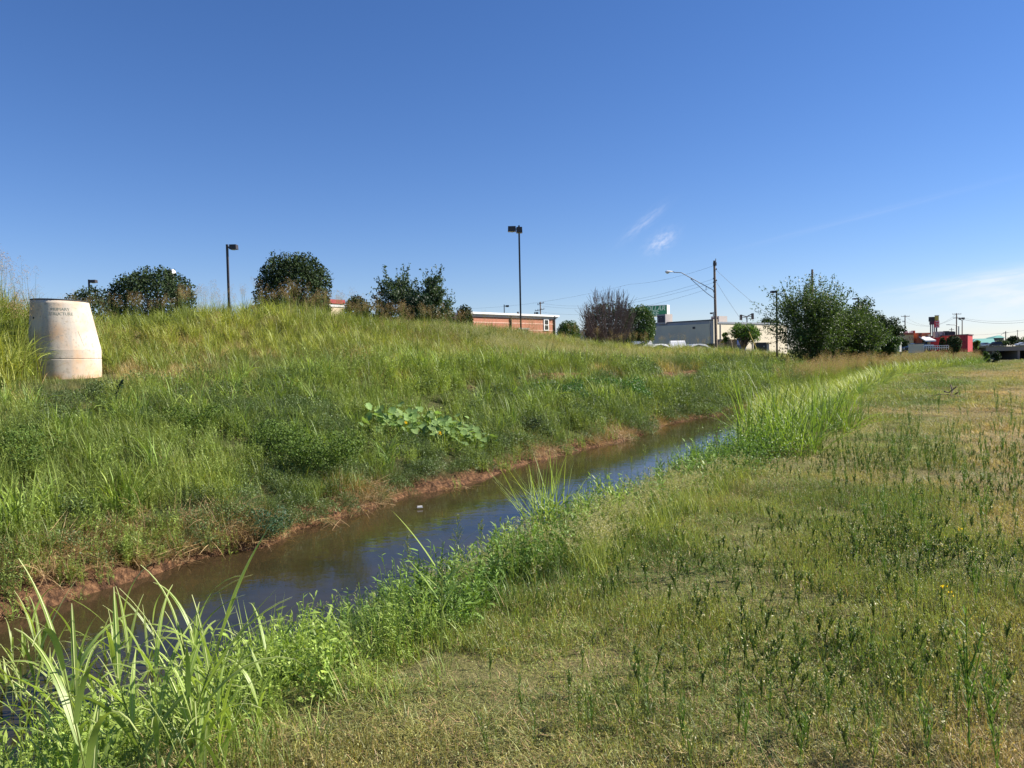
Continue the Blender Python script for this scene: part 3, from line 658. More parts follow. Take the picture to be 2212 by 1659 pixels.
def brick_building():
    zr = 5.35; a, b = wall_pts(1012, 675.0, 1199.5, 682.5, zr); root = empty('brick_building', (0, 0, 0), 'low red brick building with pale horizontal bands and a white cornice', 'building')
    w = slab_wall('wall', m_brick, a, b, .6, zr-.1, 14, root, uv=True); d, n = outward(a, b); Ln = (b-a).length
    # white cornice, stepped
    for i, (o, z0, z1) in enumerate(((.08, zr-.34, zr-.22), (.18, zr-.215, zr-.12), (.30, zr-.115, zr+.06))):
        aa, bb = a-d*.0, b+d*o; mb = MB(); mb.prism([aa+n*o, bb+n*o, bb-n*14, aa-n*14], z0, z1); mb.build('cornice', m_white if i == 2 else m_cornice, root)
    def band(z): panel('pale_band', m_band, a, b, 0, 1.0, z, z+.09, .015, root, proud=.004)
    k = (b.y/FPX)
    for y in (699.5, 714, 726, 738): band(1.6+(764-y)*k*.96)
    # window near the right end
    u0, u1 = (1172-1012)/187.5, (1181-1012)/187.5; z0, z1 = 1.6+(764-713)*k, 1.6+(764-693)*k
    f = panel('window', m_white, a, b, u0-.008, u1+.008, z0-.12, z1+.12, .05, root, proud=.02)
    zm = (z0+z1)/2
    panel('pane', m_glass, a, b, u0+.004, u1-.004, z0, zm-.05, .02, f, proud=.07); panel('pane', m_glass, a, b, u0+.004, u1-.004, zm+.05, z1, .02, f, proud=.07)
    panel('downspout', m_dark, a, b, .975, .984, .8, 1.6+(764-686)*k, .12, root, proud=.02)
    panel('wall_lamp', m_dark, a, b, .955, .966, 1.6+(764-687)*k, 1.6+(764-684)*k, .3, root, proud=.02)
    panel('downspout', m_dark, a, b, .445, .452, .8, 1.6+(764-684)*k, .12, root, proud=.02)
    panel('window_lintel', m_concd, a, b, .53, .66, 1.6+(764-713.5)*k, 1.6+(764-710.5)*k, .12, root, proud=.02)
    panel('window', m_glass, a, b, .54, .65, 1.2, 1.6+(764-714)*k, .04, root, proud=.02)
    for x, h_, r_ in ((.62+.2, .5, .1), (.13, .45, .06)):
        q = a.lerp(b, x)-n*3; mb = MB(); mb.tube([(q.x, q.y, zr), (q.x, q.y, zr+h_)], r_, 8); mb.build('roof_vent', m_dark, root)
m_cornice = mat('white_cornice', (.66, .62, .58), .6)
brick_building()
def trimmed_building():
    zr = 6.6; a, b = wall_pts(700, 646, 742, 648.5, zr); root = empty('cream_building', (0, 0, 0), 'sliver of cream and brick building with a dark red cap between two dark trees', 'building')
    slab_wall('wall', m_brick, a, b, 1, zr-1.5, 10, root, uv=True); slab_wall('upper_wall', m_sand2, a, b, zr-1.5, zr-.35, 10.05, root, proud=.05); slab_wall('parapet_cap', m_redcap, a, b, zr-.35, zr, 10.2, root, proud=.2)
    slab_wall('trim', m_white, a, b, zr-.62, zr-.40, .02, root, proud=.12)
m_sand2 = mat('cream_stucco', (.72, .58, .40), .8); m_redcap = mat('dark_red_cap', (.38, .03, .05), .6); trimmed_building()
def far_roof_unit():
    # small white roof piece above the left trees
    p = at(366, 583, 100); root = empty('rooftop_box', (p.x, p.y, p.z-.5), 'small white rooftop box with a dark slot peeking over the wide dark tree', 'rooftop box')
    mb = MB(); mb.box((0, 0, .15), 1.25, 1.2, .75, taper=.86); mb.build('casing', m_white, root); mb = MB(); mb.box((0, -.61, .32), .9, .05, .16); mb.build('slot', m_dark, root)
    mb = MB(); mb.box((0, 0, -1.9), .8, .8, 3.3); mb.build('stem', m_white, root)
far_roof_unit()

def pale_building():
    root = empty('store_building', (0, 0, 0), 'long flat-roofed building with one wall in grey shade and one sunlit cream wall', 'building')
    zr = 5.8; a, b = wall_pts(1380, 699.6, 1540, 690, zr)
    slab_wall('shaded_wall', m_shadegrey, a, b, 0, zr-.14, .4, root); slab_wall('roof_edge', m_trimd, a, b, zr-.14, zr+.02, .5, root, proud=.06)
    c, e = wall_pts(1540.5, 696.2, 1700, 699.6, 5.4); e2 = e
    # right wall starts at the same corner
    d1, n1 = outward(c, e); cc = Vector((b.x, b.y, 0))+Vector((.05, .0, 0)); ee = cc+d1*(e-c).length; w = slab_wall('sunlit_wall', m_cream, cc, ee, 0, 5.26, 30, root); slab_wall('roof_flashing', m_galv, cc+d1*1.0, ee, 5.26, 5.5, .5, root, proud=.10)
    mb = MB(); mb.prism([cc+n1*.03, cc+d1*.9+n1*.03, cc+d1*.9-n1*.6, cc-n1*.6], 0, zr+.04); mb.build('corner_pier', m_cream, root)
    k = b.y/FPX
    panel('wall_lamp', m_dark, a, b, (1501.5-1380)/160, (1506.5-1380)/160, 1.6+(759-711)*k, 1.6+(759-706)*k, .25, root)
    panel('downspout', m_hvac, cc, ee, .083, .087, .3, 5.2, .1, root); panel('downspout', m_hvac, cc, ee, .50, .503, .3, 5.2, .1, root)
    for (x0, xm, x1, y0, y1, zz) in ((1419.5, 1443.5, 1454, 679.5, 696, 5.8), (1536, 1557.5, 1570.5, 683.5, 697, 5.6)):
        p = at((x0+xm)/2, y1, 113 if x0 < 1500 else 112); kk = p.y/FPX; r = empty('roof_unit', (p.x, p.y, p.z-.3), 'boxy grey roof unit %s' % ('in front of the green sign' if x0 < 1500 else 'behind the tall wooden pole'), 'air conditioner', 'roof units on the pale building')
        hh = (y1-y0)*kk+.3; ww = (xm-x0)*kk; d_, n_ = outward(a, b); dd = (x1-xm)*kk*1.6; P0 = Vector((-ww/2, 0, 0)); P1 = P0+Vector((d_.x, d_.y, 0))*ww*1.0
        mb = MB(); mb.prism([P0, P1, P1-n_*dd*1.3, P0-n_*dd*1.3], 0, hh); mb.build('casing', m_hvac, r)
        mb = MB(); mb.prism([P0+n_*.05+d_*.15, P1+n_*.05-d_*.15, P1+n_*.01-d_*.15, P0+n_*.01+d_*.15], .25, hh-.2); mb.build('grille', m_hvacd, r)
        g = random.Random(int(x0))
        for i in range(5): q = P0.lerp(P1, g.uniform(.15, .85))+n_*.06; mb = MB(); mb.box((q.x, q.y, g.uniform(.5, hh-.4)), .14, .05, .10); mb.build('fitting', m_hvac, r)
pale_building()
def store_sign():
    Y = 135; k = Y/FPX; p = at(1411, 672, Y); root = empty('store_sign', (p.x, p.y, p.z), 'green box sign with pale slanted letters DOLLAR over TREE, white at its side', 'sign', rz=0)
    w, h = 54*k, 24.5*k; yaw = R(28)
    root.rotation_euler = (0, 0, -yaw); ww = w/math.cos(yaw)
    mb = MB(); mb.box((0, .75, 0), ww+.02, 1.5, h); mb.build('cabinet', m_white, root)
    mb = MB(); mb.box((0, -.03, -.02), ww-.06, .05, h-.14); f = mb.build('face', m_green, root)
    for s, z, sc, dx in (('DOLLAR', .05, 1.0, .0), ('TREE', -.87, 1.0, -.35)):
        me = text_mesh(s, 1.15, m_signtxt, 'lettering', depth=.02, shear=.25, bold=.02); 
        for v in me.vertices: v.co = Vector((v.co.x*.98+dx, -.075-v.co.z, v.co.y+z))
        link(me, 'lettering', root)
    for x in (-ww*.3, ww*.3): mb = MB(); mb.tube([(x, .8, -9.5), (x, .8, -h/2)], .2, 8); mb.build('post', m_white, root)
store_sign()
def fences():
    Y = 92; a = at(1548, 752, Y); b = at(1592, 753, Y); k = Y/FPX; zt = at(1570, 733, Y).z; z0 = min(Hs(a.x, a.y), a.z)-.6
    root = empty('board_fence', (a.x, a.y, z0), 'short weathered board fence beside the trunk of the small tree', 'fence'); g = random.Random(5)
    n = 22; dx = (b-a)/n
    for i in range(n):
        q = dx*i; mb = MB(); mb.box((q.x+dx.length/2, q.y, (zt-z0)/2+g.uniform(-.03, .03)), dx.length*.93, .03, zt-z0); mb.build('board', m_fence, root)
    mb = MB(); mb.tube([(b.x-a.x-.3, -.15, 0), (b.x-a.x-.75, -.15, zt-z0)], .06, 6); mb.build('loose_post', m_fence, root)
    # dark covered bin and hedge-like top behind it
    p = at(1541, 747, 95); root = empty('dark_skip', (p.x, p.y, Hs(p.x, p.y)-.2), 'long dark lidded skip behind the board fence', 'skip')
    mb = MB(); mb.box((0, 0, 1.2), 36*k, 2, 2.4, taper=.96); mb.build('body', m_dark, root); mb = MB(); mb.box((0, 0, 2.5), 37*k, 2.2, .14); mb.build('lid', m_dark, root)
    p = at(1641.5, 757, 88); root = empty('dark_cabinet', (p.x, p.y, p.z-.3), 'black utility cabinet against the sunlit cream wall', 'cabinet')
    mb = MB(); mb.box((0, 0, .55), 20.5*k, 1.0, 1.2); mb.build('body', m_dark, root); mb = MB(); mb.box((0, 0, 1.17), 21.5*k, 1.1, .06); mb.build('lid', m_trimd, root); mb = MB(); mb.box((.3, -.52, .75), .12, .04, .16); mb.build('latch', m_galv, root)
    mb = MB(); mb.box((.78, .05, .5), .28, .9, 1.1); mb.build('side_box', m_hvac, root)
    p = at(1601, 756, 96); root = empty('round_tank', (p.x, p.y, p.z-.4), 'pale blue and white rounded tank behind the small tree trunk', 'tank'); mb = MB(); mb.tube([(0, 0, .0), (0, 0, 1.7), (0, 0, 1.95)], [.62, .60, .30], 20); mb.build('body', mat('pale_blue_plastic', (.42, .50, .72), .5), root, smooth=True); mb = MB(); mb.box((-.45, -.5, .5), .5, .3, 1.0); mb.build('base_unit', mat('blue_plastic', (.05, .12, .30), .5), root)
    a, b = at(1618, 717, 84), at(1639, 757, 84); mb = MB(); mb.tube([b-Vector((0, 0, .4)), a], .045, 8); tag(mb.build('guy_wire_guard', m_yellow, None, loc=b), 'slanting yellow guy wire guard in front of the small tree', 'guy guard')
fences()

# --- parked vehicles
def vehicle(loc, rz, kind, body, label, group='vehicles parked beyond the bank', scale=1.0):
    root = empty('parked_'+kind, loc, label, kind if kind != 'suv' else 'car', group, rz); root.scale = (scale,)*3
    L_, W_, = (4.8, 1.85)
    if kind == 'van': prof = [(-2.4, .35), (-2.42, 1.0), (-2.3, 1.95), (-2.05, 2.05), (.9, 2.05), (1.35, 1.85), (1.9, 1.15), (2.4, .95), (2.45, .4)]; gl = [(-2.0, 1.2), (-1.95, 1.85), (1.0, 1.85), (1.55, 1.2)]
    elif kind == 'pickup': prof = [(-2.7, .45), (-2.7, 1.1), (-.7, 1.12), (-.5, 1.75), (-.2, 1.85), (.75, 1.85), (1.0, 1.72), (1.5, 1.15), (2.6, 1.0), (2.65, .45)]; gl = [(-.42, 1.18), (-.2, 1.72), (.8, 1.72), (1.25, 1.18)]
    elif kind == 'car': prof = [(-2.3, .35), (-2.35, .85), (-1.75, 1.0), (-1.1, 1.42), (-.5, 1.48), (.3, 1.46), (1.1, 1.0), (2.1, .82), (2.35, .6), (2.35, .35)]; gl = [(-1.35, 1.0), (-.95, 1.36), (.25, 1.38), (.9, 1.0)]
    else: prof = [(-2.3, .4), (-2.38, 1.0), (-2.15, 1.7), (-1.9, 1.78), (.2, 1.78), (.6, 1.66), (1.15, 1.12), (2.2, 1.0), (2.38, .8), (2.38, .4)]; gl = [(-2.0, 1.15), (-1.8, 1.62), (.35, 1.62), (.85, 1.15)]
    def extr(pf, w, inset=0.0):
        mb = MB(); n = len(pf); zmx = max(p[1] for p in pf)
        f = lambda z: 1-.16*max(0, (z-1.0)/(max(1.2, zmx)-.95))
        vs = [(x, -w/2*f(z), z) for x, z in pf]+[(x, w/2*f(z), z) for x, z in pf]
        mb.add(vs, [tuple(range(n))[::-1], tuple(range(n, 2*n))]+[(i, (i+1) % n, (i+1) % n+n, i+n) for i in range(n)]); return mb
    b = extr(prof, W_).build('body', body, root)
    extr(gl, W_+.02).build('side_windows', m_glass, root)
    x0, x1 = gl[-1][0]+.08, gl[-2][0]+.10; z0, z1 = gl[-1][1]+.02, gl[-2][1]
    mb = MB(); mb.add([(x0+.12, -.72, z0), (x0+.12, .72, z0), (x1+.05, .62, z1), (x1+.05, -.62, z1)], [(0, 1, 2, 3)]); mb.build('windscreen', m_glass, root)
    x0, x1, z0, z1 = gl[0][0]-.12, gl[1][0]-.14, gl[0][1], gl[1][1]
    mb = MB(); mb.add([(x0-.12, -.68, z0), (x0-.12, .68, z0), (x1-.02, .6, z1), (x1-.02, -.6, z1)], [(0, 3, 2, 1)]); mb.build('rear_window', m_glass, root)
    for x in (-1.45, 1.45):
        for y in (-.86, .86):
            mb = MB(); mb.tube([(x, y-.12, .34), (x, y+.12, .34)], .34, 18); wo_ = mb.build('wheel', m_rubber, root)
            mb = MB(); mb.tube([(x, y-.125, .34), (x, y+.125, .34)], .19, 12); mb.build('rim', m_galv, wo_)
    for y in (-.65, .65): mb = MB(); mb.box((2.38, y, .78), .08, .32, .16); mb.build('headlight', m_lens, root); mb = MB(); mb.box((-2.38 if kind != 'pickup' else -2.7, y, .95), .07, .2, .25); mb.build('tail_light', m_redl, root)
    return root
m_redl = mat('tail_light_red', (.4, .02, .02), .3)
cw = mat('white_car_paint', (.80, .80, .80), .25); cs = mat('silver_car_paint', (.45, .47, .48), .25, .4); cb = mat('black_car_paint', (.02, .02, .025), .25); cl = mat('blue_grey_car_paint', (.22, .27, .40), .3)
def vz(px, ytop, Y, hgt): p = at(px, ytop, Y); return (p.x, p.y, p.z-hgt)
vehicle(vz(1358, 737.5, 88, 1.78), R(200), 'suv', cw, 'white SUV roof showing over the grass left of the dark pickup, its windows dark')
vehicle(vz(1392, 736.0, 89, 1.85), R(262), 'pickup', cw, 'white pickup cab seen from behind between two low white cars')
vehicle(vz(1378, 738.0, 94, 1.75), R(235), 'car', cb, 'dark car almost hidden between the white SUV and the pickup')
vehicle(vz(1413, 743.0, 87, 1.48), R(205), 'car', cw, 'low white car roof just right of the pickup cab')
vehicle(vz(1462, 736.0, 89, 1.85), R(265), 'pickup', cw, 'white pickup cab alone below the wall lamp of the shaded wall')
vehicle(vz(1497, 743.0, 86, 1.48), R(195), 'car', cw, 'long low white car roof nearest the tall wooden pole')

# --- right-hand distance
def restaurant():
    root = empty('restaurant_building', (0, 0, 0), 'small terracotta and sand restaurant with a white awning', 'building'); Y = 200; k = Y/FPX
    def blk(name, m, x0, x1, yt, yb, dy, dep=6, mt=None, par=None):
        a, b = at(x0, yt, Y+dy), at(x1, yt, Y+dy); zb = at((x0+x1)/2, yb, Y+dy).z; mb = MB(); mb.prism([(a.x, a.y), (b.x, b.y), (b.x, b.y+dep), (a.x, a.y+dep)], zb, a.z); return mb.build(name, m, par or root)
    blk('sand_wall', m_sand, 1955, 1973.5, 723, 752, 0); blk('parapet', m_orange, 1954.6, 1974.2, 719, 723.1, -.2, 6.4)
    blk('recess_wall', m_orange, 1973.6, 1984, 719.2, 752, 2.5); blk('recess_panel', m_cream, 1976, 1979, 723.5, 744, 2.4, .2)
    blk('front_wall', m_orange, 1983.5, 1990.5, 719, 752, -.5, 8); blk('front_parapet', m_orange, 1990.5, 2010, 719, 724, -.3, 8); blk('front_sand', m_sand, 1990.6, 2009.9, 724, 752, 0, 8)
    blk('corner_pier', m_sand2, 2006, 2010, 722, 752, -.9, 1.0); blk('corner_pier', m_orange, 1990.5, 1992, 719, 752, -1.2, .9)
    blk('doorway', m_glass, 1993, 2004.5, 734.5, 752, -.2, .15)
    aw = MB(); a = at(1984.5, 726.5, Y-.6); b = at(2008, 728.5, Y-.6); z1 = at(1990, 727, Y).z; z0 = at(1996, 735.5, Y).z
    aw.add([(a.x, a.y, z1), (b.x-.4, b.y, z1), (b.x+.5, b.y-2.2, z0), (a.x+.6, a.y-2.2, z0), (a.x, a.y, z1-.12), (b.x-.4, b.y, z1-.12), (b.x+.5, b.y-2.2, z0-.35), (a.x+.6, a.y-2.2, z0-.35)], [(0, 1, 2, 3), (4, 7, 6, 5), (0, 3, 7, 4), (1, 5, 6, 2), (3, 2, 6, 7), (0, 4, 5, 1)]); aw.build('awning', m_white, root)
    for i, (x, y) in enumerate(((1964.3, 729), (1970, 729), (1959.5, 733), (1966, 733), (1972, 733))): mk = at(x, y, Y-.05); mb = MB(); mb.box(mk, .14, .06, .42); mb.build('wall_plaque', m_orange, root)
    for x, w_, yt in ((1956, .9, 717), (1972.5, .6, 715.5), (1969, .7, 716.5)): q = at(x, yt, Y+3); mb = MB(); mb.box((q.x, q.y, q.z-.2), w_, 1, .7); mb.build('roof_unit', m_orange if x > 1970 else m_white, root)
restaurant()
def red_building():
    root = empty('red_building', (0, 0, 0), 'windowless dark red box of a building with its narrow end in full sun', 'building'); Y = 190
    zr = 4.7; a = at(2009.5, 724.0, 212); c = at(2090.6, 721.5, 190); k = (c.z-1.6)
    a.z = c.z; e = at(2101, 722.5, 199); mb = MB(); q = Vector((a.x+8, a.y+12, 0))
    mb.prism([a, c, e, q], 0, c.z-.25); mb.build('wall', m_red, root); mb = MB(); g = .25
    mb.prism([a+Vector((0, -g, 0)), c+Vector((0, -g, 0)), e+Vector((g*1.2, 0, 0)), q], c.z-.25, c.z); mb.build('roof_edge', mat('dark_red_edge', (.10, .03, .04), .6), root)
    for x, y, w_, h_ in ((2021, 719, .8, 1.0), (2032, 718.5, 1.0, .9), (2044, 717.5, 1.2, 1.3), (2055, 719, 1.6, .8), (2038, 721, 1.0, .4)):
        r = at(x, y, 206); mb = MB(); mb.box((r.x, r.y, r.z-h_/2), w_, 1.0, h_+.6); mb.build('roof_unit', m_hvac if x < 2040 else m_dark, root)
red_building()
def pylon():
    Y = 215; k = Y/FPX; p = at(2022, 690, Y); zb = .4; root = empty('pylon_sign', (p.x, p.y, zb), 'tall pole sign with a red white-edged panel under a yellow one', 'sign'); h = lambda y: at(2022, y, Y).z-zb; X = lambda x: (x-2022)*k
    mb = MB(); mb.box((X(2023), 0, h(722)/2+1.5), 2.0*k, .35, h(700)+.2); mb.build('pole', m_dark, root)
    mb = MB(); mb.box((X(2023.6), 0, (h(692.5)+h(707.8))/2), 9.2*k, .5, h(692.5)-h(707.8)); pn = mb.build('red_panel', mat('sign_red', (.75, .06, .08), .5), root)
    for y0, y1 in ((693.6, 695), (705.8, 707.1)): mb = MB(); mb.box((X(2023.6), -.27, (h(y0)+h(y1))/2), 7.6*k, .04, h(y0)-h(y1)); mb.build('white_stripe', m_white, pn)
    mb = MB()
    pts = [(-2.6, 697.5), (-1.6, 703.5), (.1, 698.6), (1.8, 703.5), (2.6, 697.0)]
    mb.tube([(X(2023.6+a), -.28, h(y)) for a, y in pts], .075, 5); mb.build('white_mark', m_white, pn)
    mb = MB(); mb.box((X(2024), .1, (h(682)+h(692.3))/2), 5.5*k, .8, h(682)-h(692.3)); mb.build('yellow_panel', mat('sign_yellow', (.60, .48, .08), .5), root)
    mb = MB(); mb.box((X(2024), .1, h(681.4)), 6.3*k, 1, .14); mb.build('sign_cap', m_white, root)
    mb = MB(); mb.prism([(X(2014.2), 1.2), (X(2021.3), .5), (X(2021.3), 1.4), (X(2014.2), 2)], h(694), h(684)); mb.build('back_cabinet', m_dark, root)
    mb = MB(); mb.prism([(X(2016), 1.2), (X(2021), .5), (X(2021), 1.4), (X(2016), 2)], h(701), h(694.1)); mb.build('lower_cabinet', mat('maroon_metal', (.10, .03, .05), .6), root)
    for x, y, w_ in ((2010.3, 700, .28), (2014.8, 697, .3), (2018.6, 700, .3)): 
        q = at(x, y, Y+10); mb = MB(); mb.tube([(q.x, q.y, .4), tuple(q)], w_*.6, 8); tag(mb.build('metal_post', m_dark if x < 2012 else m_galv, None, loc=(q.x, q.y, .4)), {2010.3: 'plain dark post left of the red pole sign', 2014.8: 'slim grey post second to the left of the red pole sign', 2018.6: 'pale slim post closest to the red pole sign'}[x], 'post')
pylon()
def enclosures():
    Y = 150; k = Y/FPX
    def bx(x0, x1, yt, yb, dy, dep, m, label, cat, name, x2=None, top=m_white):
        a, b = at(x0, yt, Y+dy), at(x1, yt, Y+dy); zb = at(x0, yb, Y+dy).z-.6; r = empty(name, (a.x, a.y, zb), label, cat)
        w_ = b.x-a.x; mb = MB(); d_ = dep; sh = ((x2-x1)*k if x2 else 0)
        mb.prism([(0, 0), (w_, 0), (w_+sh, d_), (sh, d_)], 0, a.z-zb-.08); mb.build('body', m, r); mb = MB(); mb.prism([(-.05, -.05), (w_+.05, -.05), (w_+sh+.05, d_), (sh, d_)], a.z-zb-.08, a.z-zb); mb.build('lid', top, r); return r
    r = bx(1905, 1943, 739.6, 754, 0, 1.9, m_cont, 'long grey storage container with its right end in sun, left of a cream block enclosure', 'container', 'storage_container', 1958)
    r = bx(1963.5, 1995.8, 743.5, 756, -2, .25, m_cream, 'low cream block enclosure wall in front of the restaurant', 'enclosure wall', 'block_enclosure', None, top=m_cream)
    a, b = at(1996, 747, Y-5), at(2049, 748, Y-5); root = empty('rail_fence', (a.x, a.y, a.z-1), 'low white railing in front of the red building', 'railing'); w_ = b.x-a.x
    for z in (1.0, .62): mb = MB(); mb.box((w_/2, 0, z), w_, .08, .10); mb.build('rail', m_white, root)
    for i in range(12): mb = MB(); mb.box((w_*i/11, 0, .62), .07, .07, .8); mb.build('post', m_white, root)
    mb = MB(); mb.box((w_*.22, .2, 1.05), w_*.42, .5, .30, taper=.8); mb.build('white_panel', m_white, root)
    a = at(2055.5, 741, 150); z0 = at(2055.5, 753, 150).z; mb = MB(); mb.box((0, 0, (a.z-z0)/2), .25, .2, a.z-z0+.6); o = mb.build('marker_post', mat('grey_plastic', (.5, .55, .55), .5)); o.location = (a.x, a.y, z0); tag(o, 'pale marker post before the dark bush at the red wall', 'post')
    a = at(1975, 741.5, 160); vehicle((a.x, a.y, a.z-1.78), R(180), 'suv', cb, 'dark blue car top between the container and the cream enclosure')
    a = at(2001, 744, 165); vehicle((a.x, a.y, a.z-1.5), R(15), 'car', cb, 'dark car behind the white railing under the awning')
m_cont = mat('container_grey', (.34, .35, .34), .7, noise=(.9, (.24, .25, .24), .4, .7)); enclosures()
def teal_roofs():
    root = empty('teal_roofed_building', (0, 0, 0), 'long low building with a pale teal metal roof far right', 'building'); Y = 380
    a, b = at(2100, 742.6, Y), at(2151, 742.6, Y); z1 = at(2120, 731, Y).z; c, d = at(2106, 731, Y+8), at(2146, 731, Y+8); mb = MB()
    mb.add([(a.x, a.y, a.z), (b.x, b.y, b.z), (d.x, d.y, z1), (c.x, c.y, z1), (a.x, a.y+16, a.z), (b.x, b.y+16, b.z)], [(0, 1, 2, 3), (1, 5, 2), (0, 3, 4), (5, 4, 3, 2)]); mb.build('roof', m_teal, root)
    mb = MB(); mb.prism([(a.x+1, a.y+1), (b.x-1, a.y+1), (b.x-1, a.y+14), (a.x+1, a.y+14)], 0, a.z); mb.build('wall', m_trimd, root)
    root = empty('teal_hip_building', (0, 0, 0), 'small tower-like building with a teal hip roof right of the long teal roof', 'building'); Y = 390
    a, b = at(2145.5, 730, Y), at(2172, 730, Y); t_ = at(2158, 724.5, Y+3.5); w_ = b.x-a.x; mb = MB()
    mb.add([(a.x, Y, a.z), (b.x, Y, a.z), (b.x, Y+7, a.z), (a.x, Y+7, a.z), (t_.x-.6, Y+3.5, t_.z), (t_.x+.6, Y+3.5, t_.z)], [(0, 1, 5, 4), (1, 2, 5), (2, 3, 4, 5), (3, 0, 4), (0, 3, 2, 1)]); mb.build('roof', m_teal, root)
    mb = MB(); mb.prism([(a.x+.5, Y+.5), (b.x-.5, Y+.5), (b.x-.5, Y+6.5), (a.x+.5, Y+6.5)], 0, a.z); mb.build('wall', m_trimd, root)
teal_roofs()
def bridge():
    Y = 330; root = empty('road_bridge', (0, 0, 0), 'low concrete road bridge over the creek at the right edge', 'bridge')
    a = at(2085, 753, Y); b = at(2330, 751, Y); zt = .95
    mb = MB(); mb.prism([(a.x-60, Y), (b.x+30, Y), (b.x+30, Y+12), (a.x-60, Y+12)], zt-.35, zt); mb.build('deck', mat('deck_verge', (.24, .22, .13), .9), root)
    x0 = at(2130, 757, Y).x
    mb = MB(); mb.prism([(x0, Y-.05), (b.x+30, Y-.05), (b.x+30, Y+11.8), (x0, Y+11.8)], at(2190, 757.5, Y).z, zt-.36); mb.build('girder', m_bridge, root)
    for x in (2147, 2201.5, 2250): q = at(x, 770, Y); mb = MB(); mb.prism([(q.x-.5, Y+.2), (q.x+.5, Y+.2), (q.x+.5, Y+11.5), (q.x-.5, Y+11.5)], -7, at(2190, 757.5, Y).z-.01); mb.build('pier', m_bridge, root)
    # dark backing wall added under the deck, its colour standing in for the shade
    mb = MB(); mb.prism([(x0, Y+11), (b.x+30, Y+11), (b.x+30, Y+12), (x0, Y+12)], -7, zt-1.6); mb.build('shade_backing', mat('underdeck_shade', (.06, .055, .05), .9), root)
    mb = MB(); mb.box(((a.x+b.x)/2, Y+1.0, zt+.35), (b.x-a.x)+60, .06, .10); mb.build('guard_rail', m_galv, root)
    p = at(2122, 750.5, Y+4); vehicle((p.x, p.y, zt+.02), R(180), 'suv', cs, 'silver SUV driving on the far road below the teal roof', 'vehicles on the far road')
    p = at(2149, 750.5, Y+4); vehicle((p.x, p.y, zt+.02), R(180), 'suv', cb, 'black SUV on the far road under the small teal hip roof', 'vehicles on the far road', 1.15)
    p = at(2136, 750.5, Y+7); vehicle((p.x, p.y, zt+.02), R(180), 'car', cl, 'blue grey car between the silver and the black SUV on the far road', 'vehicles on the far road')
    p = at(2207, 750, Y+4); vehicle((p.x, p.y, zt+.02), R(180), 'car', cw, 'white sedan on the bridge at the right edge', 'vehicles on the far road', 1.1)
bridge()
# ------------------------------------------------------------------ trees
m_bark = mat('bark', (.10, .075, .055), .95, noise=(8, (.19, .15, .12), .4, .7))
m_twig = mat('dead_twigs', (.19, .145, .12), .95)
V_dark = vegmat('dark_tree_leaf', (.028, .052, .015), transl=.12, rough=.8, vary=.75)
V_mid = vegmat('tree_leaf', (.050, .10, .022), transl=.25, vary=.45)
V_light = vegmat('light_tree_leaf', (.085, .16, .030), transl=.35, vary=.4)
V_feather = vegmat('feathery_tree_leaf', (.060, .100, .028), transl=.3, vary=.55, warm=(1.4, 1.15, .7))
V_grey = vegmat('greyish_tree_leaf', (.050, .085, .040), transl=.25, vary=.4)
V_pine = vegmat('conifer_leaf', (.016, .040, .014), transl=.1, vary=.5)

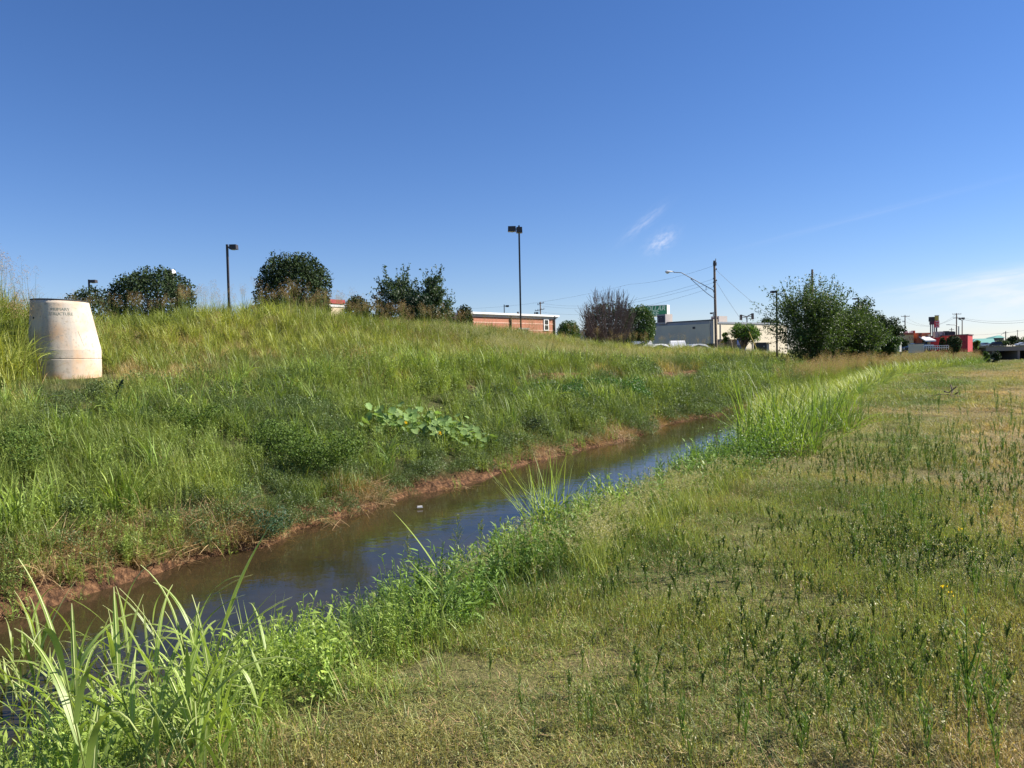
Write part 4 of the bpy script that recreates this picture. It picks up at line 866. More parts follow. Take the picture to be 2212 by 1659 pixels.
def tree(name, label, cat, x0, x1, ytop, ybot, Y, leaf, n=7000, size=.16, clumps=46, low=.15, squash=1.0, seed=1, tightness=.85, trunk=.14, stems=1, fill=.35, px_tr=None, group=None, ragged=.16, dense=0, skyward=0.0, base=None, aspect=.55, clr=.20):
    g = np.random.default_rng(seed); cx = (x0+x1)/2; p = at(cx, (ytop+ybot)/2, Y); k = Y/FPX; w = (x1-x0)*k; clr = clr*1.28; n = int(n*1.35); size = size*1.12; clumps = int(clumps*1.25); zt = at(cx, ytop, Y).z
    zb = Hs(p.x, p.y) if base is None else base; zl = zb+(zt-zb)*low; 
    root = empty(name, (p.x, p.y, zb), label, cat, group); rx = w/2; rz = (zt-zl)/2; cz = (zt+zl)/2-zb; ry = rx*.95
    # clump centres
    v = g.normal(size=(clumps, 3)); v /= np.linalg.norm(v, axis=1)[:, None]; rad = g.uniform(fill*.6, 1, clumps)**.5
    rc = clr*rx*g.uniform(.75, 1.3, clumps)
    C = v*rad[:, None]*np.array([rx-np.mean(rc)*.8, ry-np.mean(rc)*.8, rz-np.mean(rc)*.8])*(1+g.normal(0, ragged, (clumps, 1))*.6)
    C[:, 2] = C[:, 2]*squash+cz; C[:, 2] = np.clip(C[:, 2], (zl-zb)+.1*rz, None)
    i = g.choice(clumps, n, p=rc**2/np.sum(rc**2)); q = g.normal(size=(n, 3)); q /= np.linalg.norm(q, axis=1)[:, None]
    L0 = C[i]+q*(rc[i]*g.uniform(.25, 1, n)**tightness)[:, None]*np.array([1, 1, .8])
    if dense:
        q = g.normal(size=(n, 3)); q[:, 2] = np.where(q[:, 2] < 0, q[:, 2]*.9, q[:, 2]); q /= np.linalg.norm(q, axis=1)[:, None]; a1 = np.arctan2(q[:, 1], q[:, 0])
        bumps = .82+.36*(fbm(a1*2.6+7, q[:, 2]*3.4+3, seed, 3)-.25)+.16*(fbm(a1*9+40, q[:, 2]*9+30, seed+1, 2)-.5)
        q = np.sign(q)*np.abs(q)**.88
        L0 = q*np.array([rx, ry, rz])*(bumps*g.uniform(.12, 1, n)**.28)[:, None]*1.04; L0[:, 2] += cz
    if skyward:    # feathery shoots: leaves strung along outward sprays
        m = int(n*.33); j = g.choice(clumps, m); dirs = v[j]+np.array([0, 0, .75]); sp = g.integers(0, 5, m); h1 = np.random.default_rng(seed+5).normal(0, .45, (clumps, 5, 3)); dirs = dirs+h1[j, sp]; dirs /= np.linalg.norm(dirs, axis=1)[:, None]
        L0[:m] = C[j]+dirs*(rc[j]*(.5+skyward*g.uniform(0, 1, m)))[:, None]+g.normal(0, .045, (m, 3))
    ps = [leaves(g, L0, size*g.uniform(.6, 1.35, n), aspect=aspect, up=.15)]
    link(mesh_np('crown', ps, [leaf]), 'crown', root)
    mb = MB(); tx = 0 if px_tr is None else (px_tr-cx)*k
    for s_ in range(stems):
        a = g.uniform(0, 6.28); r0 = .0 if stems == 1 else .25; b0 = Vector((tx+r0*math.cos(a), r0*math.sin(a), -.3)); j = Vector((tx+(r0*2.4)*math.cos(a), r0*2.4*math.sin(a), cz*.55))
        mb.tube([b0, b0.lerp(j, .5)+Vector((g.normal(0, .06), 0, 0)), j, Vector((tx*.3+r0*3*math.cos(a), r0*3*math.sin(a), cz*1.15))], [trunk*1.25, trunk, trunk*.75, trunk*.3], 7)
        for c in C[s_::stems][:: max(1, clumps//24)]:
            c = Vector(c); b = b0.lerp(j, g.uniform(.6, 1)); m_ = b.lerp(c, .5)+Vector((0, 0, .12*rz)); mb.tube([b, m_, c], [trunk*.42, trunk*.26, trunk*.10], 5)
    mb.build('trunk', m_bark, root); return root

GT = 'dark rounded trees behind the far bank'
tree('round_tree', 'low dark tree farthest left, just right of the concrete section', 'tree', 141, 252, 615, 668, 50, V_dark, 5000, .14, dense=1, seed=2, low=.1, squash=.9, ragged=.25, clr=.26)
tree('round_tree', 'wide dark flat-domed tree with a small white rooftop box above it', 'tree', 237, 424, 577, 668, 45, V_dark, 13000, .135, clumps=70, dense=1, seed=3, low=.1, clr=.20)
tree('round_tree', 'large dense dark globe-shaped tree rising above the tan seed plumes', 'tree', 553, 717, 540, 690, 42, V_dark, 17000, .12, clumps=90, dense=1, seed=4, low=.05, clr=.20, ragged=.06)
tree('round_tree', 'small dark ball-shaped tree beside the red-capped building sliver', 'tree', 740, 803, 637, 700, 50, V_dark, 5000, .13, clumps=34, dense=1, seed=5, low=.1, ragged=.08, clr=.26)
tree('loose_tree', 'loose leafy tree with upright shoots, left one of the joined pair', 'tree', 798, 916, 594, 690, 52, V_grey, 11000, .13, clumps=50, seed=6, low=.05, skyward=1.9, fill=.2, stems=2, trunk=.07)
tree('loose_tree', 'loose leafy tree with tall spreading shoots, right one of the joined pair', 'tree', 882, 984, 592, 690, 52, V_grey, 11000, .13, clumps=50, seed=17, low=.05, skyward=1.9, fill=.2, stems=2, trunk=.07)
tree('dark_conifer', 'dark narrow conifer standing in the middle of the two loose trees', 'tree', 850, 955, 622, 690, 50, V_pine, 11000, .11, clumps=40, seed=8, low=.05, squash=1., clr=.28)
tree('round_tree', 'smallest dark round tree at the left end of the brick roof', 'tree', 985, 1023, 657, 690, 56, V_dark, 2500, .14, clumps=22, dense=1, seed=9, low=.1, clr=.32)
tree('low_bush', 'low leafy bush running right from the loose pair of trees', 'bush', 940, 992, 668, 700, 54, V_grey, 2200, .14, clumps=22, seed=19, low=.05, clr=.3)
tree('round_tree', 'green rounded tree directly right of the brick building', 'tree', 1200, 1256, 691, 742, 95, V_mid, 4500, .2, clumps=34, dense=1, seed=10, low=.1, clr=.27)
tree('round_tree', 'dense dark tree standing behind the bare dead tree', 'tree', 1257, 1378, 652, 744, 84, V_dark, 9000, .18, clumps=60, dense=1, seed=11, low=.1, clr=.24)
tree('round_tree', 'fuller green tree partly covering the green sign', 'tree', 1345, 1418, 657, 742, 89, V_mid, 8500, .18, clumps=52, dense=1, seed=12, low=.18, clr=.26, px_tr=1379, trunk=.18)
tree('small_tree', 'small light green spreading tree before the cream wall', 'tree', 1572, 1645, 688, 757, 90, V_light, 3600, .18, clumps=34, seed=13, low=.34, trunk=.17, px_tr=1606, fill=.4, clr=.24, squash=.95)
tree('low_bush', 'little green bush at the left foot of the small spreading tree', 'bush', 1556, 1577, 712, 733, 91, V_light, 500, .17, clumps=10, seed=23, low=.5, clr=.35, trunk=.05)
tree('dark_tree', 'dark far tree behind the cream wall, left of the feathery tree', 'tree', 1623, 1690, 678, 730, 125, V_dark, 4200, .24, clumps=34, seed=14, low=.1, ragged=.3, clr=.26, base=.5)
tree('feathery_tree', 'big feathery many-stemmed tree by the end of the creek', 'tree', 1662, 1838, 606, 772, 64, V_feather, 30000, .13, clumps=104, seed=15, low=.03, skyward=1.7, fill=.2, stems=8, trunk=.055, px_tr=1757, clr=.21, ragged=.22)
tree('feathery_tree', 'lower feathery tree leaning out of the right side of the big one', 'tree', 1780, 1912, 662, 772, 66, V_feather, 17000, .13, clumps=80, seed=16, low=.08, skyward=1.2, fill=.3, stems=4, trunk=.05, clr=.23)
tree('dark_tree', 'dense dark tree crown with a lamp head poking out of it', 'tree', 1782, 1912, 646, 770, 90, V_dark, 16000, .2, clumps=60, seed=18, low=.05, ragged=.2, clr=.23)
tree('dark_tree', 'dark tree with jagged outline at the right end of the row', 'tree', 1860, 1948, 664, 764, 94, V_dark, 11000, .2, clumps=46, seed=20, low=.05, ragged=.3, clr=.25)
tree('low_bush', 'green bush filling the foot of the right end of the tree row', 'bush', 1880, 1950, 712, 764, 88, V_mid, 5000, .18, clumps=34, seed=24, low=.02, ragged=.25, clr=.28)
GB = 'dark bushes in front of the red building'
tree('dark_bush', 'smaller dark bush left in front of the red wall', 'bush', 2029, 2043, 728, 752, 150, V_dark, 900, .24, clumps=12, dense=1, seed=25, low=.05, clr=.4, base=-.2, trunk=.08)
tree('dark_bush', 'larger dark bush in the middle of the red wall', 'bush', 2044, 2076, 724, 754, 148, V_dark, 2600, .24, clumps=24, dense=1, seed=26, low=.05, clr=.32, base=-.2, trunk=.1)
tree('green_bush', 'yellow green bush against the sunny end of the red building', 'bush', 2101, 2118, 728, 752, 215, V_light, 1200, .3, clumps=14, seed=27, low=.05, clr=.36, base=0, trunk=.1)
tree('dark_bush', 'round dark bush growing low on the bank before the bridge, left one', 'bush', 2124, 2142, 756, 778, 78, V_mid, 1700, .13, clumps=16, seed=28, low=.0, clr=.4, trunk=.04)
tree('dark_bush', 'round dark bush growing low on the bank before the bridge, right one', 'bush', 2142, 2165, 753, 777, 80, V_dark, 2200, .13, clumps=18, seed=29, low=.0, clr=.36, trunk=.04)
tree('far_tree', 'far dark dome-shaped tree right of the small teal hip roof', 'tree', 2172, 2204, 724.5, 745, 440, V_dark, 1800, .8, clumps=22, seed=30, low=.1, clr=.3, base=.3, trunk=.3)
tree('far_tree', 'far lighter tree cut by the right edge of the picture', 'tree', 2205, 2250, 726, 745, 430, V_mid, 1800, .8, clumps=22, seed=31, low=.1, clr=.3, base=.3, trunk=.3)
tree('far_bush', 'brownish far bush directly behind the black SUV', 'bush', 2148, 2180, 733, 750, 370, V_grey, 1500, .55, clumps=18, seed=32, low=.05, clr=.32, base=.6, trunk=.2)
tree('far_bush', 'dark far bush behind the white sedan', 'bush', 2188, 2240, 735, 750, 372, V_dark, 2400, .55, clumps=24, seed=33, low=.05, clr=.28, base=.6, trunk=.2)
tree('far_bush', 'dim low bush closing the view between the row and the container', 'bush', 1925, 1965, 726, 752, 170, V_dark, 1600, .32, clumps=18, seed=34, low=.05, clr=.32, base=0, trunk=.1)

def dead_tree():
    g = random.Random(12); Y = 80; p = at(1315, 745, Y); zb = Hs(p.x, p.y)-.3; root = empty('dead_tree', (p.x, p.y, zb), 'bare brown dead tree with a dense vase of fine twigs', 'tree')
    H_ = at(1318, 615, Y).z-zb; twigs = MB(); tr = MB(); Wd = (1374-1253)*Y/FPX/2
    tr.tube([(0, 0, 0), (.05, 0, H_*.12), (.02, 0, H_*.2)], [.17, .13, .11], 8)
    # every shoot runs from the fork up to a point on the egg-shaped outline
    for i in range(240):
        a = g.uniform(0, 6.283); v = g.uniform(-.55, .93); el = math.asin(max(-1, min(1, v))); k = g.uniform(.72, 1.03)
        e = Vector((math.cos(a)*math.cos(el)*Wd*k-.1, math.sin(a)*math.cos(el)*Wd*k, H_*(.585+.42*math.sin(el)*k)))
        b0 = Vector((.02, 0, H_*g.uniform(.10, .25))); c = b0.lerp(e, .40)+Vector((0, 0, -H_*.04 if v < .2 else 0)); c.x += e.x*.38; c.y += e.y*.38
        pts = [b0*(1-u)**2+c*2*u*(1-u)+e*u*u for u in (0, .2, .4, .6, .8, 1)]; pts = [q+Vector((g.gauss(0, .05), g.gauss(0, .05), 0)) for q in pts]
        big = i < 16; (tr if big else twigs).tube(pts, [(.055 if big else .020)*(1-.165*j) for j in range(6)], 4 if big else 3, cap=False)
        for j in range(9):
            o = pts[g.randint(2, 4)].lerp(pts[5], g.random()*.9); d = (e-b0).normalized()+Vector((g.gauss(0, .35), g.gauss(0, .35), .35)); o2 = o+d*g.uniform(.25, .7)
            twigs.tube([o, o2], [.016, .009], 3, cap=False)
    tr.build('trunk', m_twig, root); twigs.build('twigs', m_twig, root)
dead_tree()
# ------------------------------------------------------------------ grasses and weeds nobody could count
rng = np.random.default_rng(7)
def P_turf(seed, n=420, r=0.28, L0=0.035, L1=0.10, w=0.0035, kap=1.9, lean=1.35):
    g = np.random.default_rng(seed); b = discP(g, n, r, -0.01); 
    a, _ = blades(g, b, g.uniform(L0, L1, n), g.uniform(.6, 1.3, n)*w, g.uniform(.2, lean, n), g.uniform(-.9, kap, n), k=3, warm=0.9)
    nn = n//6; b2 = discP(g, nn, r, 0.0)
    c, _ = blades(g, b2, g.uniform(L0, L1*.9, nn), w, g.uniform(.6, 1.5, nn), g.uniform(-.3, 1.2, nn), k=3, mi=1)
    q = discP(g, n//2, r, 0.0); q[:, 2] = g.uniform(0, L1*.55, n//2); e = leaves(g, q, .011, aspect=.5, up=.8, warm=.9)
    return mesh_np('turf', [a, c, e], [M_T, M_ST])
def P_tall(seed, n=34, r=0.16, L0=.55, L1=1.15, w=.018, kap=1.5, plumes=0, straw=3, k=5, th=.35):
    g = np.random.default_rng(seed); b = discP(g, n, r, -.03)
    a, C = blades(g, b, g.uniform(L0, L1, n), g.uniform(.6, 1.25, n)*w, g.uniform(.02, th, n), g.uniform(.3, kap, n), k=k, warm=.45, pw=1.6)
    ps = [a]
    if straw:
        b2 = discP(g, straw, r); s_, _ = blades(g, b2, g.uniform(L0*.5, L1*.8, straw), w*.7, g.uniform(.3, 1.0, straw), g.uniform(.2, 1.2, straw), k=4, mi=1); ps.append(s_)
    for q in range(plumes):
        base = np.array([[*g.uniform(-r, r, 2)*.7, 0.]]); top = base + np.array([[*g.normal(0, .10, 2), L1*g.uniform(1.0, 1.35)]])
        ps += stalks(g, base, top, .0025, mi=0)
        m = 70; u = g.uniform(0, 1, m)**.8; ln = .30*L1; rr = (.015+.085*np.sin(np.pi*np.clip(u, .05, 1))**.8)*L1*g.uniform(.4, 1, m); aa = g.uniform(0, 6.283, m)
        pts = top[0]+np.stack([rr*np.cos(aa), rr*np.sin(aa), -ln*.55+ln*u+0*aa], 1)
        ps.append(leaves(g, pts, g.uniform(.010, .022, m)*L1, mi=2, aspect=.4, up=1.0))
    return mesh_np('tall_grass', ps, [M_T, M_ST, M_PL])
def P_forb(seed, stems=9, r=.16, h=.55, leaf=.07, nl=16, asp=.28, spread=.5):
    g = np.random.default_rng(seed); base = discP(g, stems, r*.6, -.02); top = base*1.0; d = g.normal(0, spread*.3, (stems, 2)); hh = h*g.uniform(.6, 1.1, stems)
    top = base + np.stack([d[:, 0]*hh, d[:, 1]*hh, hh], 1); ps = stalks(g, base, top, .003)
    u = np.tile(np.linspace(.15, 1, nl), stems); i = np.repeat(np.arange(stems), nl); p = base[i]+(top[i]-base[i])*u[:, None]
    sz = leaf*g.uniform(.6, 1.2, len(p))*(1.15-.5*u)
    a, _ = blades(g, p, sz*1.25, sz*asp*1.5, g.uniform(.5, 1.3, len(p)), g.uniform(.0, 1.0, len(p)), k=2, warm=.3); ps.append(a)
    return mesh_np('leafy_weed', ps, [M_T])
def P_mound(seed, n=520, r=.34, h=.32, leaf=.030, asp=.6, stems=30):
    g = np.random.default_rng(seed); a = g.uniform(0, 6.283, n); rr = r*np.sqrt(g.uniform(0, 1, n)); z = h*np.sqrt(np.clip(1-(rr/r)**2, 0, 1))*g.uniform(.35, 1.05, n)**.6
    p = np.stack([rr*np.cos(a), rr*np.sin(a), z], 1)+g.normal(0, .015, (n, 3))
    ps = [leaves(g, p, leaf*g.uniform(.6, 1.3, n), aspect=asp, up=.5)]
    b = discP(g, stems, r*.5); t = discP(g, stems, r, h*.9); t[:, 2] *= g.uniform(.7, 1.2, stems); ps += stalks(g, b, t, .0022)
    return mesh_np('ground_cover', ps, [M_T])
def P_airy(seed, n=46, r=.20, h=.8, head=True):
    g = np.random.default_rng(seed); b = discP(g, n, r, -.02); ln = g.uniform(.6, 1.1, n)*h
    a, C = blades(g, b, ln, .0055, g.uniform(0, .22, n), g.uniform(0, .5, n), k=4, warm=.4); ps = [a]
    if head:
        tips = C[:, -1]; m = 9; i = np.repeat(np.arange(n), m); u = g.uniform(0, .14*h, n*m); p = tips[i]+np.stack([g.normal(0, .008, n*m), g.normal(0, .008, n*m), -u+.02], 1)
        ps.append(leaves(g, p, g.uniform(.012, .026, n*m), mi=1, aspect=.4, up=2.0))
    return mesh_np('airy_grass', ps, [M_T, M_PLP])
def P_straw(seed, n=60, r=.25, L1=.5):
    g = np.random.default_rng(seed); b = discP(g, n, r, .02); a, _ = blades(g, b, g.uniform(.15, L1, n), .006, g.uniform(.7, 1.5, n), g.uniform(-.2, 1.2, n), k=3, mi=0)
    return mesh_np('dead_grass', [a], [M_ST])
def P_foxtail(seed, n=26, r=.14, h=.5):
    g = np.random.default_rng(seed); b = discP(g, n, r, -.02); a, _ = blades(g, b, g.uniform(.4, .9, n)*h, .006, g.uniform(0, .5, n), g.uniform(.2, 1.2, n), k=4, warm=.6); ps = [a]
    k = 9; b2 = discP(g, k, r*.8, 0); c, C = blades(g, b2, g.uniform(.85, 1.2, k)*h, .003, g.uniform(0, .2, k), g.uniform(.5, 1.5, k), k=6, pw=3.); ps.append(c)
    P = []; 
    for i in range(k):
        for u in np.linspace(0, 1, 34):
            q = C[i, 4]*(1-u)+C[i, 6]*u if u > 1 else (C[i, 4]*(1-2*u)+C[i, 5]*2*u if u < .5 else C[i, 5]*(2-2*u)+C[i, 6]*(2*u-1))
            P.append(q+g.normal(0, .0055, 3))
    ps.append(leaves(g, np.array(P), .016, mi=1, aspect=.3, up=.6))
    return mesh_np('foxtail_grass', ps, [M_T, M_PLP])
def weed_stalk_mesh(seed, h=.42, branches=5, n=80, mats=None, flower=.5):
    g = np.random.default_rng(seed); base = np.zeros((1, 3)); top = np.array([[g.normal(0, .03), g.normal(0, .03), h]]); ps = []
    B = [base[0]]; T = [top[0]]
    for b in range(branches):
        u = g.uniform(.35, .8); a = g.uniform(0, 6.283); p = top[0]*u; q = p+np.array([math.cos(a)*.10*h, math.sin(a)*.10*h, (1-u)*h*g.uniform(.6, 1.0)]); B.append(p); T.append(q)
    B = np.array(B); T = np.array(T); ps += stalks(g, B, T, .0024)
    i = g.integers(0, len(B), n); i[:n//2] = 0; u = g.uniform(.06, 1, n); p = B[i]+(T[i]-B[i])*u[:, None]
    a, _ = blades(g, p, g.uniform(.02, .05, n)*h/.42, .0055, g.uniform(.25, .8, n), g.uniform(-.3, .5, n), k=2, warm=.2); ps.append(a)
    tips = T[g.integers(0, len(T), int(n*flower))]+g.normal(0, .012, (int(n*flower), 3))-np.array([0, 0, .02]); ps.append(leaves(g, tips, .013, mi=1, aspect=.5, up=1))
    return mesh_np('weed_stalk', ps, mats or [M_T, M_PLP])

LIME, MID, DARK = (.22, .30, .075), (.125, .20, .042), (.050, .10, .035)
DRY, OLIVE, SILV, BLUE = (.36, .30, .165), (.20, .22, .08), (.24, .28, .16), (.10, .15, .06)
LAWN, LAWN2 = (.115, .19, .055), (.22, .28, .09)
LIME2 = (.33, .40, .10)
def put(name, meshes, x, y, scl, tint, label, cat, idx=None, dz=-0.01, tilt=.08):
    return scatter(name, meshes, x, y, H(x, y)+dz, scl, tint, rng, idx=idx, label=label, cat=None, tilt=tilt)
def clear_of_structure(x, y, r=1.25): return ((x+11.15)**2+(y-19.6)**2 > r*r)
def front_clear(x, y):   # keep tall things out of the line of sight to the concrete structure
    return ~((y < 19.6) & (y > 14.5) & (np.abs(x/y+0.568) < 0.048))
def no_scar(x, y, s, tp, a=13.7, b=15.4):   # bare red scar half way up the slope
    m = fbm(s*.35, st(x, y)[1]*.6, 33, 3)+.12*np.exp(-((s-31)/7)**2)
    return ~((tp > a) & (tp < b) & (s > 17) & (s < 50) & (m > .43))
def jit(n, a=.15): return rng.uniform(1-a, 1+a, (n, 1))

def meadow():
    x, y, d = cand(rng, 34, 4.5, 1.3, 1.7, 95); s, t = st(x, y); tp = tprime(s, t); ok = tp < 2.9; x, y, d, tp, s = x[ok], y[ok], d[ok], tp[ok], s[ok]
    n = len(x); g = fbm(x*.45, y*.45, 41, 4); g2 = fbm(x*.16, y*.16, 43, 3)
    dryness = sstep(.53, .80, g*.55+g2*.45 + .16*sstep(0.5, 4.5, -tp-(-2)) *0 + .14*(1-sstep(-.45, .35, tp)) - .05*sstep(.3, 1.2, tp) + .08*sstep(15, 30, d))
    green = lerp3(LAWN, LAWN2, sstep(.35, .62, fbm(x*.9, y*.9, 45, 3)))
    tint = lerp3((0, 0, 0), (0, 0, 0), g)*0 + green*(1-dryness[:, None]) + np.array(DRY)[None]*dryness[:, None]
    # bare gaps
    gap = fbm(x*1.3, y*1.3, 47, 3); keep = (gap > .22+.08*rng.uniform(0, 1, n)*dryness)
    x, y, d, tint, dryness = x[keep], y[keep], d[keep], tint[keep], dryness[keep]; n = len(x)
    hgt = (.55+1.2*sstep(.40, .62, fbm(x*.9, y*.9, 49, 3)))*(1.2-.6*dryness)*rng.uniform(.55, 1.3, n)
    k = np.clip(d/9, 1, 3.2); scl = np.stack([k, k, hgt*np.clip(d/14, 1, 1.5)], 1)
    put('meadow_grass', [P_turf(i, L0=.03, L1=.095, w=.0034, n=560) for i in range(5)], x, y, scl, tint*jit(n, .3), 'short dry meadow grass covering the near side of the creek', 'grass')
    # taller loose green blades among it
    x, y, d = cand(rng, 14, 4.5, 1.3, 1.7, 60); s, t = st(x, y); tp = tprime(s, t); ok = (tp < 2.9) & (fbm(x*.8, y*.8, 51, 3)+.16*np.exp(-((tp-.6)/2.0)**2) > .52); x, y, d = x[ok], y[ok], d[ok]; n = len(x)
    tint = lerp3(LAWN, LAWN2, rng.uniform(0, 1, n))*jit(n)
    k = np.clip(d/10, 1, 2.4)
    put('meadow_tufts', [P_turf(60+i, n=60, r=.2, L0=.05, L1=.14, w=.004, kap=1.6, lean=1.1) for i in range(4)], x, y, np.stack([k, k, np.full(n, 1.)], 1), tint, 'longer green grass blades growing through the meadow', 'grass')
    # small branching weeds
    x, y, d = cand(rng, 18, 5, 1.1, 2.2, 60); s, t = st(x, y); tp = tprime(s, t)
    dens = .28+.72*sstep(.44, .60, fbm(x*.35, y*.35, 53, 3)+.15*np.exp(-((x-9)/4)**2-((y-13)/5)**2)*2); ok = (tp < 2.6) & (rng.uniform(0, 1, len(x)) < dens); x, y, d = x[ok], y[ok], d[ok]; n = len(x)
    tint = lerp3((.24, .32, .10), (.08, .15, .04), rng.uniform(0, 1, n)**1.3)
    put('meadow_weeds', [weed_stalk_mesh(70+i, h=.22) for i in range(6)], x, y, rng.uniform(.35, 1.0, n), tint, 'small upright leafy weeds standing all over the meadow grass', 'weeds')
    # darker dense weedy spots
    X, Y_ = [], []
    for px, py, r, m in ((1995, 1200, .50, 230), (1840, 1170, .35, 80), (2030, 985, 1.1, 420), (1880, 1010, .9, 260), (1790, 1420, .34, 90), (1640, 1500, .34, 60), (2150, 1080, .6, 120), (1560, 1270, .5, 120)):
        c = G(px, py); X += list(c.x+rng.normal(0, r*1.15, m)); Y_ += list(c.y+rng.normal(0, r, m))
    x, y = np.array(X), np.array(Y_); n = len(x)
    put('low_dark_weeds', [weed_stalk_mesh(90+i, h=.14, n=120, branches=9, flower=.12) for i in range(5)], x, y, rng.uniform(.6, 1.3, n), lerp3((.10, .17, .048), (.18, .25, .075), rng.uniform(0, 1, n)), 'darker low weeds thickening in spots across the meadow', 'weeds')
meadow()

def near_bank():
    # leafy weeds along the top and slope of the near bank
    x, y, d = cand(rng, 24, 5, 1.1, 1.6, 60); s, t = st(x, y); tp = tprime(s, t)
    ok = (tp > 2.3+.45*fbm(s*.9, t*.2, 61, 3)) & (tp < np.interp(s, [3, 5, 9, 11], [5.3, 4.8, 4.5, 4.1])); x, y, d, tp, s = x[ok], y[ok], d[ok], tp[ok], s[ok]; n = len(x)
    pat = fbm(x*.6, y*.6, 63, 3); tint = lerp3((.27, .38, .08), (.14, .24, .05), sstep(.4, .6, pat))*jit(n, .2)
    hs_ = rng.uniform(.65, 1.15, n)*(1-.35*sstep(2.9, 2.3, tp))*np.interp(d, [2, 4, 8, 20, 40], [.68, .86, 1.02, .95, .9])
    put('bank_weeds', [P_forb(i, leaf=.075) for i in range(4)]+[P_forb(10+i, leaf=.05, nl=24, asp=.2, h=.6) for i in range(3)]+[P_mound(20, leaf=.028, h=.4)], x, y, hs_, tint, 'bright green leafy weeds crowding the near bank above the water', 'weeds')
    # soft grass between
    x, y, d = cand(rng, 26, 4.5, 1.3, 1.6, 60); s, t = st(x, y); tp = tprime(s, t); ok = (tp > 2.2) & (tp < np.interp(s, [9, 11], [4.6, 4.0])); x, y, d, tp = x[ok], y[ok], d[ok], tp[ok]; n = len(x)
    tint = lerp3(LIME, MID, sstep(.35, .65, fbm(x*.8, y*.8, 65, 3)))*jit(n)
    put('bank_grass', [P_tall(30+i, n=40, r=.17, L0=.14, L1=.50, w=.009, straw=4, k=5, kap=1.8) for i in range(4)], x, y, rng.uniform(.55, 1.1, n)*np.interp(d, [6, 9, 12], [.85, 1.0, .8])*np.interp(tp, [2.2, 2.8], [.6, 1]), tint, 'soft green grass on the near creek bank', 'grass')
    # foxtail patch
    x, y, d = cand(rng, 30, 6, 1., 3, 16); s, t = st(x, y); ok = (np.abs(s-7.2) < 2.2) & (t > 2.1) & (t < 4.2) & (fbm(x*.8, y*.8, 67, 3) > .36); x, y = x[ok], y[ok]; n = len(x)
    put('foxtail_grass', [P_foxtail(i) for i in range(4)], x, y, rng.uniform(.6, .95, n), lerp3((.34, .40, .13), (.22, .29, .07), rng.uniform(0, 1, n)), 'pale nodding foxtail grass at the edge of the meadow', 'grass')
    # tall lime grass farther along the near bank, drooping, tan tops
    x, y, d = cand(rng, 16, 24, 1.3, 17, 130); s, t = st(x, y); tp = tprime(s, t)
    lim = 2.7+.5*fbm(s*.3, t*.1, 69, 3); ok = (tp > lim-.1) & (tp < np.interp(s, [20, 28, 40, 60], [4.8, 6.5, 8.5, 9.5])) & (s > np.interp(tp, [2.5, 5], [24, 19])) & ~((x/y > .607) & (y > 58))
    x, y, d, tp, s = x[ok], y[ok], d[ok], tp[ok], s[ok]; n = len(x)
    tint = lerp3(LIME2, LIME, rng.uniform(0, 1, n)); far = sstep(60, 75, s); tint = tint*(1-far[:, None])+np.array(MID)[None]*1.2*far[:, None]
    scl = np.interp(tp, [2.6, 3.4, 6, 8], [.75, 1.1, 1.3, 1.25])*rng.uniform(.85, 1.1, n)*np.interp(s, [20, 28, 40, 60, 80, 120], [.6, .8, 1.1, 1.15, 1.1, .9])*np.interp(d, [20, 60, 120], [1, 1.1, 1.25])
    plume = rng.uniform(0, 1, n) < .55*sstep(5.8, 7.6, tp)*sstep(40, 52, s)
    idx = np.where(plume, rng.integers(4, 7, n), rng.integers(0, 4, n))
    put('drooping_grass', [P_tall(80+i, w=.030, kap=2.9, straw=0, th=.6) for i in range(4)]+[P_tall(90+i, w=.022, kap=2.0, plumes=6) for i in range(3)], x, y, scl, tint, 'tall bright lime drooping grass with tan seed tops along the creek edge', 'grass', idx=idx)
near_bank()

